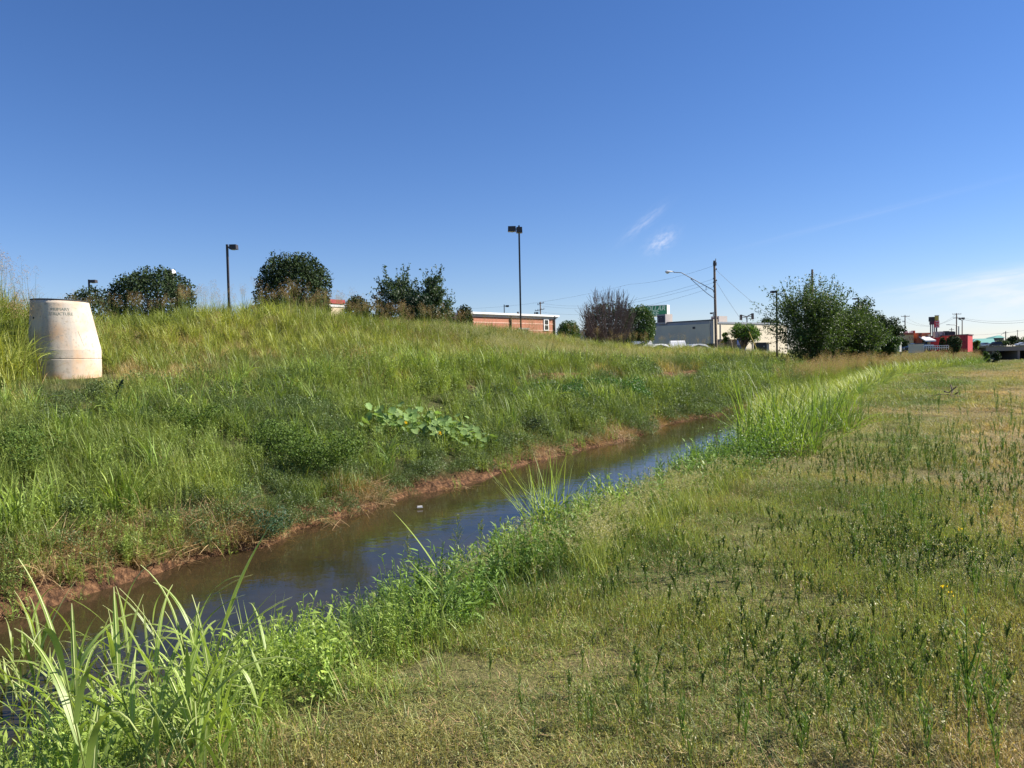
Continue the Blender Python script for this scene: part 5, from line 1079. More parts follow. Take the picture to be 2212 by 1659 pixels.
def far_bank():
    # lower slope: leafy ground cover and grass
    x, y, d = cand(rng, 17, 12, 1.15, 7, 75); s, t = st(x, y); tp = tprime(s, t); e = bank_shift(s, t); tt = tp+e
    ok = no_scar(x, y, s, tp, 14.1) & (tt > 9.02) & (tp < 15.0+2.5*rng.uniform(0, 1, len(x))**2) & ((tt > 9.38) | (fbm(x*1.0, y*1.0, 71, 3)+.10*sstep(9, 14, s) > .36)) & ((tt > 10.0) | (fbm(x*1.0, y*1.0, 71, 3)+.2*sstep(9, 14, s) > .22)); x, y, d, tt, s, tp = x[ok], y[ok], d[ok], tt[ok], s[ok], tp[ok]; n = len(x)
    pat = fbm(x*.33, y*.33, 73, 3)
    isM = pat+.1*rng.normal(size=n)+.13*(tt < 10.8) > .515
    kd = np.clip(d/16, 1, 2.6)
    tint = np.where(isM[:, None], lerp3(BLUE, (.13, .19, .065), rng.uniform(0, 1, n)), lerp3((.16, .23, .06), (.27, .35, .09), rng.uniform(0, 1, n)))*jit(n, .25)
    mm = [P_mound(100+i) for i in range(3)]+[P_mound(105, n=800, leaf=.02, asp=.35, h=.42)]+[P_forb(110+i, stems=13, r=.3, h=.48, leaf=.062, nl=16, asp=.22) for i in range(4)]
    idx = np.where(isM, rng.integers(0, 4, n), rng.integers(4, 8, n)); kp = isM | (rng.uniform(0, 1, n) < .75) | (tt < 10.2); x, y, kd, tt, tint, idx = x[kp], y[kp], kd[kp], tt[kp], tint[kp], idx[kp]; n = len(x)
    put('leafy_ground_cover', mm, x, y, rng.uniform(.7, 1.15, n)*kd*np.interp(tt, [9.0, 10], [.75, 1])*np.where(no_scar(x, y, st(x, y)[0], tprime(*st(x, y)), 11.8), 1, .5), tint, 'dark green leafy creepers and weeds on the lower far bank', 'ground cover', idx=idx)
    x, y, d = cand(rng, 17, 12, 1.15, 7, 80); s, t = st(x, y); tp = tprime(s, t); e = bank_shift(s, t); tt = tp+e
    ok = no_scar(x, y, s, tp, 12.2) & (tt > 9.5) & (tp < 16.8) & (fbm(x*.4, y*.4, 75, 3)+.12*sstep(11, 14, tp) > .36) & front_clear(x, y); x, y, d, s, tp = x[ok], y[ok], d[ok], s[ok], tp[ok]; n = len(x)
    tint = lerp3((.29, .37, .09), (.17, .24, .06), sstep(.3, .6, fbm(x*.3, y*.3, 77, 3)))*jit(n, .2)
    put('slope_grass', [P_tall(120+i, n=44, r=.22, L0=.3, L1=.85, w=.011, straw=2) for i in range(5)], x, y, rng.uniform(.55, 1.05, n)*np.clip(d/18, 1, 2), tint, 'medium green arching grass on the lower slope of the far bank', 'grass')
    x, y, d = cand(rng, 3.2, 14, 1.1, 8, 70); s, t = st(x, y); tp = tprime(s, t)
    ok = no_scar(x, y, s, tp, 12.0) & (tp > 10.3) & (tp < 16.5) & (fbm(x*.35, y*.35, 76, 3)+.10*np.exp(-((s-19)/7)**2-((tp-13)/2.2)**2) > .50) & front_clear(x, y); x, y, d = x[ok], y[ok], d[ok]; n = len(x)
    put('arching_grass', [P_tall(130+i, n=26, r=.18, L0=.5, L1=1.1, w=.026, straw=1, kap=2.2, k=6) for i in range(5)], x, y, rng.uniform(.6, 1.05, n)*np.clip(d/20, 1, 1.6), lerp3((.28, .39, .08), (.16, .26, .06), rng.uniform(0, 1, n)), 'bright arching broad-bladed grass on the lower far slope', 'grass')
    # dead straw hanging over the cut lip
    x, y, d = cand(rng, 48, 12, .9, 7, 60); s, t = st(x, y); tp = tprime(s, t); e = bank_shift(s, t); tt = tp+e
    ok = (tt > 9.1) & (tt < 10.0) & (fbm(s*.7, t*.7, 79, 3) > .43); x, y = x[ok], y[ok]; n = len(x)
    put('dead_grass', [P_straw(i) for i in range(4)], x, y, rng.uniform(.6, 1.2, n), lerp3(DRY, DRY, rng.uniform(0, 1, n)), 'tan dead grass lying over the eroded lip of the bank', 'dead grass', tilt=.35)
    # middle slope: drier short grass
    x, y, d = cand(rng, 14, 18, 1.2, 12, 110); s, t = st(x, y); tp = tprime(s, t)
    ok = no_scar(x, y, s, tp, b=15.0) & (tp > 14.6) & (tp < 24) & clear_of_structure(x, y) & ((fbm(x*.5, y*.5, 81, 3) > .40) | (tp > 15.9) | (s < 14)); x, y, d, s, tp = x[ok], y[ok], d[ok], s[ok], tp[ok]; n = len(x)
    dry = sstep(.38, .60, fbm(x*.4, y*.4, 83, 3)+.10*np.exp(-((tp-16)/1.5)**2)-.12*(s < 13))
    tint = (lerp3(MID, OLIVE, rng.uniform(0, 1, n))*(1-dry[:, None])+np.array((.38, .32, .15))[None]*dry[:, None])*jit(n, .2)
    sz = rng.uniform(.7, 1.2, n)*np.clip(d/22, 1, 2.2)*np.where(front_clear(x, y), 1, .7)
    put('dry_slope_grass', [P_tall(140+i, n=70, r=.26, L0=.14, L1=.42, w=.006, straw=9, k=4, kap=1.2) for i in range(5)], x, y, sz, tint, 'drier yellow green grass on the middle of the far slope', 'grass')
    # silvery upright grass
    x, y, d = cand(rng, 9, 30, 1.2, 22, 110); s, t = st(x, y); tp = tprime(s, t)
    ok = (tp > 15.4) & (tp < 24) & (s > 27) & (fbm(x*.22, y*.22, 85, 3)+.12*np.exp(-((s-42)/14)**2) > .50); x, y, d = x[ok], y[ok], d[ok]; n = len(x)
    put('silvery_grass', [P_airy(i) for i in range(4)], x, y, rng.uniform(.6, .95, n)*np.clip(d/35, 1, 1.15)*np.where(st(x, y)[0] > 72, .5, 1), lerp3(SILV, (.2, .26, .1), rng.uniform(0, 1, n)), 'pale silvery green upright grass on the upper far slope', 'grass')
    # tall grass of the crest
    x, y, d = cand(rng, 9, 20, 1.25, 14, 150); s, t = st(x, y); tp = tprime(s, t)
    up = sstep(16.2, 21, tp)*.9+.05; up = np.where(s > 34, sstep(18.5, 23, tp)*.85+.10, up)
    ok = no_scar(x, y, s, tp, b=16.0) & (tp > 15.3) & (tp < 27.5) & clear_of_structure(x, y) & front_clear(x, y) & (rng.uniform(0, 1, len(x)) < up+.25*(fbm(x*.3, y*.3, 87, 3) > .55)); ok &= ~((s < 22) & (tp < 17.5) & (s > 9))
    x, y, d, s, tp = x[ok], y[ok], d[ok], s[ok], tp[ok]; n = len(x)
    tint = lerp3((.30, .35, .08), (.19, .25, .06), sstep(.3, .65, fbm(x*.3, y*.3, 89, 3)))*jit(n, .2)
    sc = np.interp(s, [0, 10, 13.5, 20, 24, 30, 45, 80, 120], [2.1, 1.85, .95, 1.0, 1.2, 1.1, 1.05, .85, .45])*rng.uniform(.75, 1.05, n)*np.interp(tp, [15, 18, 23], [.55, .8, 1.0])*np.clip(d/45, 1, 1.25)
    pl = rng.uniform(0, 1, n) < np.interp(tp, [17, 22, 25], [.03, .14, .38])*np.where((s > 17) & (s < 36) | (s < 13), 1., .5)
    idx = np.where(pl, rng.integers(5, 9, n), rng.integers(0, 5, n))
    put('crest_grass', [P_tall(160+i, w=.022, kap=1.9) for i in range(5)]+[P_tall(170+i, w=.018, kap=1.2, plumes=5) for i in range(4)], x, y, sc, tint, 'tall bright green grass with tan plumes along the top of the far bank', 'grass', idx=idx)
    # plateau fringe seen between the buildings
    x, y, d = cand(rng, 1.2, 60, 1.6, 60, 330); s, t = st(x, y); tp = tprime(s, t)
    ok = ~((x/y > .60) & (y < 345)) & (((tp > 26) & (tp < 44)) | ((s > 110) & (tp > 9) & (tp < 26)) | ((s > 85) & (tp > 8.5) & (tp < 16))); x, y, d, s = x[ok], y[ok], d[ok], s[ok]; n = len(x)
    tn = lerp3(MID, OLIVE, rng.uniform(0, 1, n)); k = np.clip(d/70, 1, 3.5)
    put('distant_grass', [P_tall(180+i, n=60, r=.8, L0=.25, L1=.6, w=.03, plumes=3) for i in range(4)], x, y, np.stack([k, k, np.minimum(k, 1.2)*np.where(s > 80, .7, 1)], 1), tn, 'rough grass and weeds in the distance beyond the bank', 'grass')
far_bank()
# ------------------------------------------------------------------ plants one can point at
V_cat = vegmat('sedge_leaf', (.16, .25, .05), transl=.35, vary=.35)
V_reed = vegmat('broad_grass_leaf', (.27, .38, .09), transl=.4, vary=.25, rough=.4)
V_reedst = vegmat('grass_stem', (.22, .28, .09), transl=.2, vary=.25)
V_vine = vegmat('gourd_leaf', (.20, .315, .10), transl=.3, vary=.3, rough=.7)
V_hb = vegmat('herb_leaf', (.11, .20, .045), transl=.3, vary=.35)
V_hbl = vegmat('light_herb_leaf', (.21, .32, .075), transl=.35, vary=.35)
V_dk = vegmat('dark_weed_leaf', (.02, .045, .025), transl=.1, vary=.4)
rg = np.random.default_rng(99)

def reed_mesh(seed, h=1.1, nl=7, w=.030, stems=1, arch=1.5, spread=.12):
    """broad-leaved grass: stems with long arching leaves, pale midribs"""
    g = np.random.default_rng(seed); ps = []
    for s_ in range(stems):
        b = np.array([[g.normal(0, spread), g.normal(0, spread), -.05]]); hh = h*g.uniform(.75, 1.05); t_ = b+np.array([[g.normal(0, .12)*h, g.normal(0, .12)*h, hh]]); ps += stalks(g, b, t_, .0045, mi=1)
        u = np.linspace(.08, .95, nl)+g.uniform(-.04, .04, nl); p = b+(t_-b)*u[:, None]; L_ = h*g.uniform(.42, .85, nl)*(1-.35*np.abs(u-.5)); az = g.uniform(0, 6.28)+np.arange(nl)*np.pi+g.normal(0, .5, nl)
        a, C = blades(g, p, L_, w*g.uniform(.75, 1.2, nl), g.uniform(.1, .6, nl), g.uniform(.35, arch, nl), az=az, k=9, pw=1.7, twist=.7, warm=.25); ps.append(a)
        r_, _ = blades(g, p+np.array([0, 0, .0015]), L_*.96, w*.10, .3, .8, k=9)
        V = []; # midrib follows the blade
        for i in range(nl):
            c = C[i]; sd_ = np.array([-math.sin(az[i]), math.cos(az[i]), 0])*w*.055; up_ = np.array([0, 0, .004]); q = np.stack([c-sd_+up_, c+sd_+up_], 1).reshape(-1, 3); V.append(q)
        V = np.concatenate(V); k = 9; f = np.array([[2*i, 2*i+1, 2*i+3, 2*i+2] for i in range(k)]); F = (f[None]+(np.arange(nl)*(k+1)*2)[:, None, None]).reshape(-1, 4)
        ps.append((V, F, np.full((len(V), 2), .5), 2))
    return mesh_np('broad_grass', ps, [V_reed, V_reedst, M_rib])
M_rib = vegmat('pale_midrib', (.42, .52, .28), transl=.2, vary=.1)
def thing_mesh(name, me, p, label, cat, group=None, rz=None, sc=1.0, dz=-.02):
    o = bpy.data.objects.new(name, me); COL.objects.link(o); o.location = (p[0], p[1], p[2]+dz); o.rotation_euler = (0, 0, rg.uniform(0, 6.28) if rz is None else rz); o.scale = (sc, sc, sc); return tag(o, label, cat, group)
reeds = [reed_mesh(i, h=1.05, nl=7, stems=2) for i in range(3)]+[reed_mesh(10+i, h=.75, nl=8, stems=3, w=.026, arch=2.0) for i in range(3)]
GR = 'broad-leaved reed grasses in the near corner'
spots = [  # pixel where the foot stands, mesh, scale, label
    (30, 1640, 0, .62, 'broad-leaved grass with upright pale-ribbed leaves in the very corner of the near bank'),
    (150, 1560, 1, .66, 'tall broad-leaved grass whose long leaf leans left over the water at the left edge'),
    (235, 1620, 2, .60, 'broad-leaved grass with two stiff upright spikes before the brown water'),
    (330, 1600, 0, .66, 'tallest broad-leaved grass crossing the water with a long leaf pointing up right'),
    (395, 1655, 3, .55, 'arching broad-leaved grass whose leaf reaches flat across the dark water'),
    (120, 1700, 4, .60, 'low broad-leaved grass bending down over the near corner, left of the rest'),
    (280, 1740, 5, .60, 'low broad-leaved grass sprawling towards the mown turf at the bottom of the picture'),
    (440, 1630, 5, .50, 'small broad-leaved grass closest to the open dark water'),
    (500, 1650, 4, .40, 'broad-leaved grass in front of the fan of stiff blades, its leaves on the turf'),
    (200, 1500, 5, .55, 'broad-leaved grass standing lowest at the water, behind the two stiff upright spikes'),
    (360, 1730, 4, .62, 'wide low broad-leaved grass in the middle of the bottom left turf edge'),
    (40, 1760, 2, .60, 'broad-leaved grass whose foot is cut by the bottom left corner'),
    (90, 1600, 4, .58, 'broad-leaved grass spreading low leaves between the palmate plant and the corner'),
    (170, 1640, 3, .60, 'broad-leaved grass with drooping leaves under the tall left-leaning leaf'),
    (300, 1660, 4, .55, 'broad-leaved grass with drooping leaves at the foot of the tallest one'),
    (10, 1560, 5, .60, 'broad-leaved grass half cut by the left edge of the picture'),
    (420, 1720, 3, .5, 'short broad-leaved grass tangled in the turf edge left of the stiff fan'),
    (230, 1690, 5, .6, 'broad-leaved grass laying a long pale leaf over the bottom left weeds'),
    (340, 1530, 0, .5, 'slim broad-leaved grass rising in front of the open water right of the spikes'),
    (60, 1500, 3, .50, 'broad-leaved grass standing lowest, next to the left edge of the water'),
]
for px, py, mi, sc, lb in spots:
    p = G(px, py); thing_mesh('reed_plant', reeds[mi], p, lb, 'tall grass', GR, sc=sc*1.5)
def fan(seed, n=60, h=1.1, w=.010, r=.12, th=.55, kap=.5, mats=None):
    g = np.random.default_rng(seed); b = discP(g, n, r, -.05); a, _ = blades(g, b, g.uniform(.5, 1.1, n)*h, g.uniform(.7, 1.2, n)*w, g.uniform(.02, th, n), g.uniform(-.05, kap, n), k=6, pw=2.2, twist=.9, warm=.35)
    return mesh_np('fan_of_blades', [a], [mats or V_cat])
p = G(560, 1545); thing_mesh('sedge_clump', fan(1, 46, .95, .017, .09, .9, .9, V_reed), p, 'stiff dark green fan of grass blades leaning right beside the mown turf', 'grass clump', sc=.72)
p = G(1185, 1165); thing_mesh('sedge_clump', fan(2, 130, 1.15, .014, .25, .9, .5, V_reed), p+Vector((0, .25, .15)), 'spiky yellow green sedge clump in the middle, standing over the water behind the foxtails', 'grass clump', sc=1.3)
p = G(1700, 985); thing_mesh('sedge_clump', fan(3, 300, 1.5, .020, .65, .9, .8), p+Vector((0, .4, 0)), 'largest bright green sedge clump where the water disappears', 'grass clump', sc=1.0)
p = G(1790, 930); thing_mesh('sedge_clump', fan(4, 240, 1.2, .020, .6, .9, .9, V_cat), p, 'bright green sedge clump just right of the largest one', 'grass clump', sc=1.0)
p = G(1545, 1020); thing_mesh('sedge_clump', fan(5, 80, 1.1, .012, .35, .7, .9, V_hb), p+Vector((-.2, .6, -.1)), 'thin dark sedge clump leaning over the blue part of the water', 'grass clump', sc=.8)
for i, (px, py, sc) in enumerate(((1640, 1000, .9), (1590, 1030, .8))):
    p = G(px, py); thing_mesh('leafy_shrub', mesh_np('shrub', [leaves(rg, (lambda m: np.stack([rg.normal(0, .28, m), rg.normal(0, .28, m), np.abs(rg.normal(.35, .22, m))], 1))(1500), .036, aspect=.55, up=.4)], [V_hb]), p, 'leafy green shrublet at the foot of the %s sedge clump' % ('largest' if i == 0 else 'thin dark'), 'shrub', sc=sc)

# herb shrubs along the near bank top (the lush row above the turf)
def herb(seed, stems=22, h=.55, leaf=.05, mt=None, r=.22, flower=.2):
    g = np.random.default_rng(seed); b = discP(g, stems, r, -.03); d = g.normal(0, .16, (stems, 2)); hh = h*g.uniform(.6, 1.1, stems); t_ = b+np.stack([d[:, 0]*hh*1.5, d[:, 1]*hh*1.5, hh], 1); ps = stalks(g, b, t_, .0026)
    nl = 24; u = np.tile(np.linspace(.08, 1, nl), stems); i = np.repeat(np.arange(stems), nl); p = b[i]+(t_[i]-b[i])*u[:, None]; a, _ = blades(g, p, leaf*g.uniform(.6, 1.3, len(p)), leaf*.28, g.uniform(.5, 1.4, len(p)), g.uniform(-.2, .9, len(p)), k=3, warm=.3); ps.append(a)
    if flower: m = stems*8; j = g.integers(0, stems, m); ps.append(leaves(g, t_[j]+g.normal(0, .02, (m, 3)), .014, mi=1, aspect=.6, up=.6))
    return mesh_np('herb', ps, [mt or V_hb, M_PLP])
hm = [herb(1, mt=V_hbl), herb(2, leaf=.06), herb(3, mt=V_hbl, h=.65, leaf=.045), herb(4, leaf=.075, h=.5, flower=0), herb(5, mt=V_hbl, leaf=.065, stems=16)]
hl = ['pale green herb bush nearest the fan of stiff blades on the bank top', 'densest leafy herb bush in the row above the mown turf', 'herb bush with knobbly yellowish tops beside the water', 'broad-leaved herb bush with star-shaped shoots', 'dark-footed herb bush under the lone corn-like grass stalk', 'low leafy herb at the bare tan patch of turf', 'feathery herb bush left of the foxtail patch', 'small herb bush leaning over the water behind the row']
for i, (px, py, mi, sc) in enumerate(((650, 1470, 0, .62), (730, 1450, 1, .70), (790, 1400, 2, .74), (870, 1375, 3, .72), (935, 1345, 4, .7), (985, 1350, 1, .55), (1010, 1290, 2, .75), (700, 1400, 4, .6))):
    thing_mesh('herb_bush', hm[mi], G(px, py), hl[i], 'leafy weed', 'herb bushes on the near bank', sc=sc*1.38)
# lone corn-like stalk
def corn():
    g = np.random.default_rng(5); b = np.zeros((1, 3)); t_ = np.array([[.02, 0, .62]]); ps = stalks(g, b, t_, .006, mi=1); n = 7; p = np.stack([np.linspace(.010, .02, n), np.zeros(n), np.linspace(.34, .62, n)], 1)
    a, _ = blades(g, p, g.uniform(.3, .55, n), .022, g.uniform(.35, .8, n), g.uniform(.2, 1.0, n), az=np.arange(n)*np.pi+g.normal(0, .3, n), k=8, twist=.4); ps.append(a); return mesh_np('corn', ps, [V_reed, V_reedst])
thing_mesh('corn_like_plant', corn(), G(953, 1425), 'lone pale-stemmed corn-like grass standing at the edge of the turf', 'tall grass', rz=.3, sc=.8)
# seedy weeds rising over the water
def seedy(seed, h=.9):
    g = np.random.default_rng(seed); b = np.zeros((1, 3)); t_ = np.array([[g.normal(0, .04), 0, h]]); B = [b[0]]; T = [t_[0]]
    for i in range(16): u = g.uniform(.55, .97); a = g.uniform(0, 6.28); q = t_[0]*u; B.append(q); ln = h*.16*(1.1-u)*2.2; T.append(q+np.array([math.cos(a)*ln*.5, math.sin(a)*ln*.5, ln]))
    B = np.array(B); T = np.array(T); ps = stalks(g, B, T, .0022); m = 260; i = g.integers(1, len(B), m); u = g.uniform(.2, 1, m); P = B[i]+(T[i]-B[i])*u[:, None]+g.normal(0, .006, (m, 3)); ps.append(leaves(g, P, .014, mi=1, aspect=.6, up=1))
    nl = 12; p = b+(t_-b)*np.linspace(.1, .6, nl)[:, None]; a, _ = blades(g, p, .09, .012, g.uniform(.4, 1, nl), g.uniform(0, .8, nl), k=3); ps.append(a); return mesh_np('seedy', ps, [V_hb, vegseed])
vegseed = vegmat('seed_tips', (.24, .27, .08), transl=.3)
sl = ['tall seedy weed standing against the brown water, left of two', 'tall seedy weed standing against the brown water, right of two', 'thin seedy weed in front of the spiky sedge clump', 'short seedy weed at the water above the herb bushes', 'seedy weed by the dark water above the fan of stiff blades', 'loose seedy weed at the left end of the foxtail patch']
for i, (px, py, ytop) in enumerate(((883, 1330, 1155), (992, 1290, 1112), (1043, 1270, 1118), (815, 1390, 1290), (545, 1500, 1365), (1090, 1240, 1130))):
    p = G(px, py); d = p.y; h = (py-ytop)/FPX*d*1.03; thing_mesh('seedy_weed', seedy(i, h), p, sl[i], 'weed', 'seedy weeds along the water')
for i, (px, py, ytop) in enumerate(((1362, 1075, 985), (1395, 1070, 960), (1425, 1060, 975), (1450, 1050, 985), (1480, 1040, 990))):
    p = G(px, py); h = (py-ytop)/FPX*p.y*1.03; thing_mesh('seedy_weed', seedy(10+i, h), p, 'slender pale seedy weed in the little row against the blue water', 'weed', 'slender seedy weeds in a row before the blue water')

# meadow stalks: the taller dark weeds in the sunny meadow
ms = [weed_stalk_mesh(200+i, h=.42, n=110, branches=6, mats=[V_hb, M_PLP]) for i in range(5)]
near = [(2095, 1640, .95), (2140, 1600, .6), (2065, 1560, .5), (1985, 1560, .45), (1880, 1590, .4), (1895, 1640, .4), (1720, 1690, .5), (1660, 1600, .45), (1610, 1640, .5), (2180, 1560, .5), (1790, 1580, .42), (1565, 1480, .42), (1400, 1560, .42), (1280, 1600, .4), (1130, 1560, .36), (1475, 1640, .45), (2015, 1700, .6), (2160, 1700, .7)]
for i, (px, py, h) in enumerate(near):
    p = G(px, py); thing_mesh('meadow_stalk', ms[i % 5], p, 'slender branching weed stalk among the nearest meadow grass', 'weed stalk', 'taller weed stalks near the viewer', sc=h/.42*.62)
x, y = [], []
for i in range(120):
    if i < 90: px, py = rg.uniform(1790, 2210), rg.uniform(905, 1060)
    else: px, py = rg.uniform(1850, 2210), rg.uniform(1060, 1330)
    p = G(px, py); thing_mesh('meadow_stalk', ms[i % 5], p, 'upright dark weed stalk in the weedy band across the sunny meadow', 'weed stalk', 'dark weed stalks in the meadow band', sc=rg.uniform(.5, 1.1))
for i in range(14):
    px, py = rg.uniform(1930, 2210), rg.uniform(860, 900); p = G(px, py); thing_mesh('meadow_stalk', ms[i % 5], p, 'lone dark stalk on the far tan part of the meadow', 'weed stalk', 'lone stalks on the far meadow', sc=rg.uniform(.8, 1.4))

# gourd vine on the far bank
def gourd():
    c = G(925, 950); root = empty('gourd_vine', tuple(c), 'sprawling vine with broad pale green leaves on the far bank', 'vine'); g = np.random.default_rng(4)
    runs = [((-.75, -.1), 60), ((.0, 0), 110), ((.6, -.25), 60), ((.95, -.8), 26)]
    P = []
    for (ox, oy), m in runs:
        for i in range(m): P.append((ox+g.normal(0, .34), oy+g.normal(0, .40)))
    P = np.array(P); P[:, 1] += .55*P[:, 0]; zz = H(P[:, 0]+c.x, P[:, 1]+c.y)-c.z+.43+g.normal(0, .11, len(P))
    V = []; F = []; cv = []
    for i in range(len(P)):
        r = g.uniform(.055, .105); az = g.uniform(0, 6.28); tl = g.normal(0, .45, 2)+np.array([-.05, .35]); m = 10; o = len(V); V.append((0, 0, -.018)); ring = []
        for j in range(m*2): a = az+2*math.pi*(j+.5)/(m*2); rr = r*(1+.10*math.cos(5*(a-az)))*(0.62 if j in (0, m*2-1) else 1); ring.append((rr*math.cos(a), rr*math.sin(a), r*.14*math.sin(2*a)))
        V += ring; V[o:] = [(P[i, 0]+v[0], P[i, 1]+v[1], zz[i]+v[2]+tl[0]*v[0]+tl[1]*v[1]) for v in V[o:]]
        for j in range(0, m*2, 2): F.append((o, o+1+j, o+1+(j+1) % (m*2), o+1+(j+2) % (m*2)))
        cv += [(g.uniform(0, 1), g.uniform(0, .2))]*(len(V)-o)
    me = mesh_np('leaves', [(np.array(V), np.array(F), np.array(cv), 0)], [V_vine]); link(me, 'leaves', root)
    B = np.stack([P[:, 0], P[:, 1], zz-.34], 1); T = np.stack([P[:, 0], P[:, 1], zz-.01], 1); link(mesh_np('stems', stalks(g, B, T, .004), [V_hb]), 'stems', root)
    for dx, dy in ((-.45, -.62), (.35, -.75)): q = (dx, dy, float(H(np.array([c.x+dx]), np.array([c.y+dy]))[0])-c.z+.42); link(mesh_np('flower', [leaves(g, np.array(q)+g.normal(0, .02, (10, 3)), .05, aspect=.7, up=1.2)], [M_YF]), 'flower', root)
gourd()
# rounded bushes on the far bank
def bush(px, py, r, h, label, mt, seed, n=2600, leaf=.05, name='bank_bush'):
    p = G(px, py); g = np.random.default_rng(seed); cl = 16; C = np.stack([g.uniform(-1, 1, cl)*r*.7, g.uniform(-1, 1, cl)*r*.7, g.uniform(.2, .85, cl)*h], 1); i = g.integers(0, cl, n); q = g.normal(size=(n, 3)); q /= np.linalg.norm(q, axis=1)[:, None]
    P = C[i]+q*(r*.36*g.uniform(.3, 1, n)**.6)[:, None]*np.array([1, 1, .8]); root = empty(name, tuple(p), label, 'bush'); link(mesh_np('foliage', [leaves(g, P, leaf*g.uniform(.6, 1.3, n), aspect=.5, up=.3)], [mt]), 'foliage', root)
    b = discP(g, 14, r*.3, -.05); link(mesh_np('stems', stalks(g, b, C[g.integers(0, cl, 14)], .006), [V_hb]), 'stems', root)
V_bd = vegmat('bank_bush_leaf', (.090, .15, .028), transl=.25, vary=.5, rough=.8)
bush(690, 1035, 1.0, .95, 'biggest rounded dark green bush on the lower far bank', V_bd, 1, 5200, .055)
bush(610, 985, .75, .7, 'rounded green bush just up the slope from the biggest one', V_bd, 2, 3200)
bush(1150, 945, .55, .55, 'small very dark bush right of the gourd vine', V_dark, 3, 2200, .05)
bush(1330, 870, 1.4, .9, 'wide fresh green bush below the red soil scar', vegmat('fresh_bush_leaf', (.060, .15, .03), vary=.45), 4, 6000, .08)
bush(1200, 870, 1.1, .7, 'leafy green bush left of the one under the red soil scar', vegmat('fresh_bush_leaf', (.055, .13, .03), vary=.45), 5, 4500, .08)
bush(420, 940, .6, .6, 'dark leafy bush on the slope below the concrete section', V_bd, 6, 2200)
bush(60, 1010, .7, .6, 'dark leafy bush at the left edge halfway down the slope', V_bd, 7, 2600)
bush(1545, 850, 1.2, .8, 'low green bush above the far end of the water', V_bd, 8, 3600, .09)
bush(560, 1160, .45, .4, 'blue-green creeping bush hanging over the cut bank', vegmat('blue_green_leaf', (.045, .10, .05), vary=.4), 9, 2600, .035)
# dark slanting weed near the structure
def dark_weed():
    p = G(243, 882); g = np.random.default_rng(8); b = np.zeros((1, 3)); t_ = np.array([[.24, 0, .62]]); ps = stalks(g, b, t_, .008); m = 420; u = g.uniform(.12, 1, m); P = b+(t_-b)*u[:, None]+g.normal(0, .055, (m, 3))*(1.15-u)[:, None]; ps.append(leaves(g, P, .05, aspect=.5)); thing_mesh('dark_weed', mesh_np('dark_weed', ps, [V_dk]), p, 'near-black leafy weed slanting right below the concrete section', 'weed', rz=0)
dark_weed()
# castor-like plant with palmate leaves in the corner
def palmate():
    root_p = G(95, 1560); g = np.random.default_rng(3); ps = []; B = []; T = []
    for i in range(15): a = g.uniform(0, 6.28); h = g.uniform(.25, .62); t_ = np.array([math.cos(a)*.22, math.sin(a)*.22, h]); B.append((0, 0, 0)); T.append(t_); n = 7; az = a+np.linspace(-1.9, 1.9, n); q, _ = blades(g, np.repeat(t_[None], n, 0), g.uniform(.10, .16, n), .032, g.uniform(1.2, 1.5, n), g.uniform(.1, .6, n), az=az, k=5, twist=.2, warm=.15); ps.append(q)
    ps += stalks(g, np.array(B), np.array(T), .003); thing_mesh('palmate_plant', mesh_np('palmate', ps, [V_hb]), root_p, 'dark green plant with hand-shaped leaves at the water in the left corner', 'plant', sc=.8)
palmate()
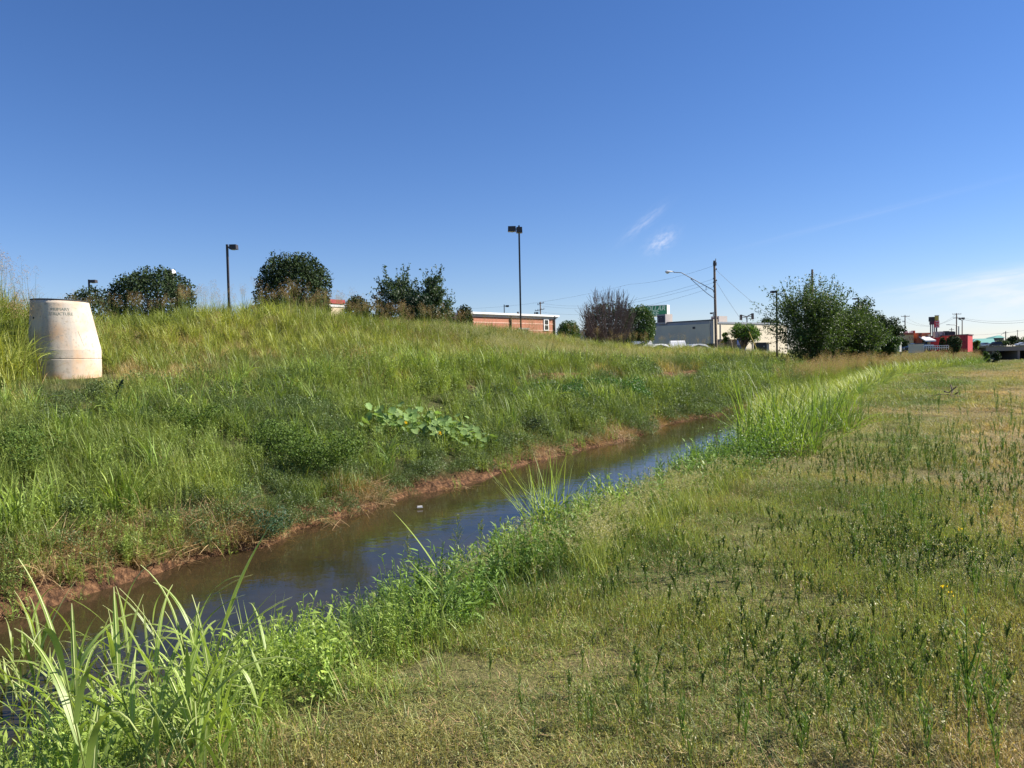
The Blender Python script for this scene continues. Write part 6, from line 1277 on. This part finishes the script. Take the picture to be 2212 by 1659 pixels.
# heap of cut branches and rubble on the far meadow
def debris():
    p = G(2052, 862); k = p.y/FPX; root = empty('branch_pile', tuple(p), 'fallen bare branches over a scatter of pale and brown debris', 'branch'); g = random.Random(4)
    for pts in (((-52, 6), (-30, 15), (-8, 12), (6, 8)), ((-6, 10), (4, 22), (8, 38)), ((-8, 20), (2, 17), (10, 34)), ((4, 8), (14, 18)), ((-30, 4), (10, 9), (30, 3))):
        mb = MB(); mb.tube([(x*k, g.uniform(-.2, .2), max(.02, y*k*.8)) for x, y in pts], [.028]+[.018]*(len(pts)-1), 5); mb.build('branch', m_bark, root)
    for i in range(34):
        x = g.gauss(10, 22)*k; s_ = g.uniform(.04, .12); mb = MB(); mb.box((x, g.gauss(0, .25), s_*.3), s_*1.6, s_, s_*.7, g.uniform(0, 3), taper=.6); mb.build('debris_piece', g.choice([m_bark, m_wood, m_cream, m_conc, m_bark]), root)
debris()
def small_litter():
    p = onz(907, 1096, -1.17); mb = MB(); mb.box((0, 0, 0), .11, .05, .03, .2, taper=.8); o = mb.build('plastic_litter', m_white); o.location = (p.x, p.y, -1.16); tag(o, 'small white piece of litter at the waterline of the cut bank', 'litter')
small_litter()
# dead stems lying over the cut bank
for i, (px, py, dx) in enumerate(((700, 1135, .9), (760, 1120, .7), (420, 1190, .6), (980, 1065, .5))):
    p = G(px, py); g = np.random.default_rng(i); b = discP(g, 40, .3, .12); a, _ = blades(g, b, g.uniform(.3, .7, 40), .010, g.uniform(1.1, 1.7, 40), g.uniform(-.1, .5, 40), az=g.normal(5.0, .7, 40), k=3, warm=.4)
    thing_mesh('straw_heap', mesh_np('straw', [a], [M_ST]), p, ['fallen dry straw heap on the bare cut bank, longest of its kind', 'second dry straw heap hanging from the cut bank toward the water', 'dry straw heap on the red soil in the left part of the cut bank', 'dry straw heap near the white litter on the cut bank'][i], 'straw', 'dry straw heaps on the cut bank', rz=0)
for px, py in ((2073, 1192), (2048, 1348), (2035, 1330)):
    p = G(px, py); thing_mesh('yellow_flower', mesh_np('flower', [leaves(rg, rg.normal(0, .012, (6, 3))+np.array([0, 0, .2]), .014, aspect=.8, up=1)]+stalks(rg, np.zeros((1, 3)), np.array([[0, 0, .2]]), .002, mi=1), [M_YF, V_hb]), p, 'tiny yellow flower in the meadow', 'flower', 'tiny yellow flowers in the meadow')
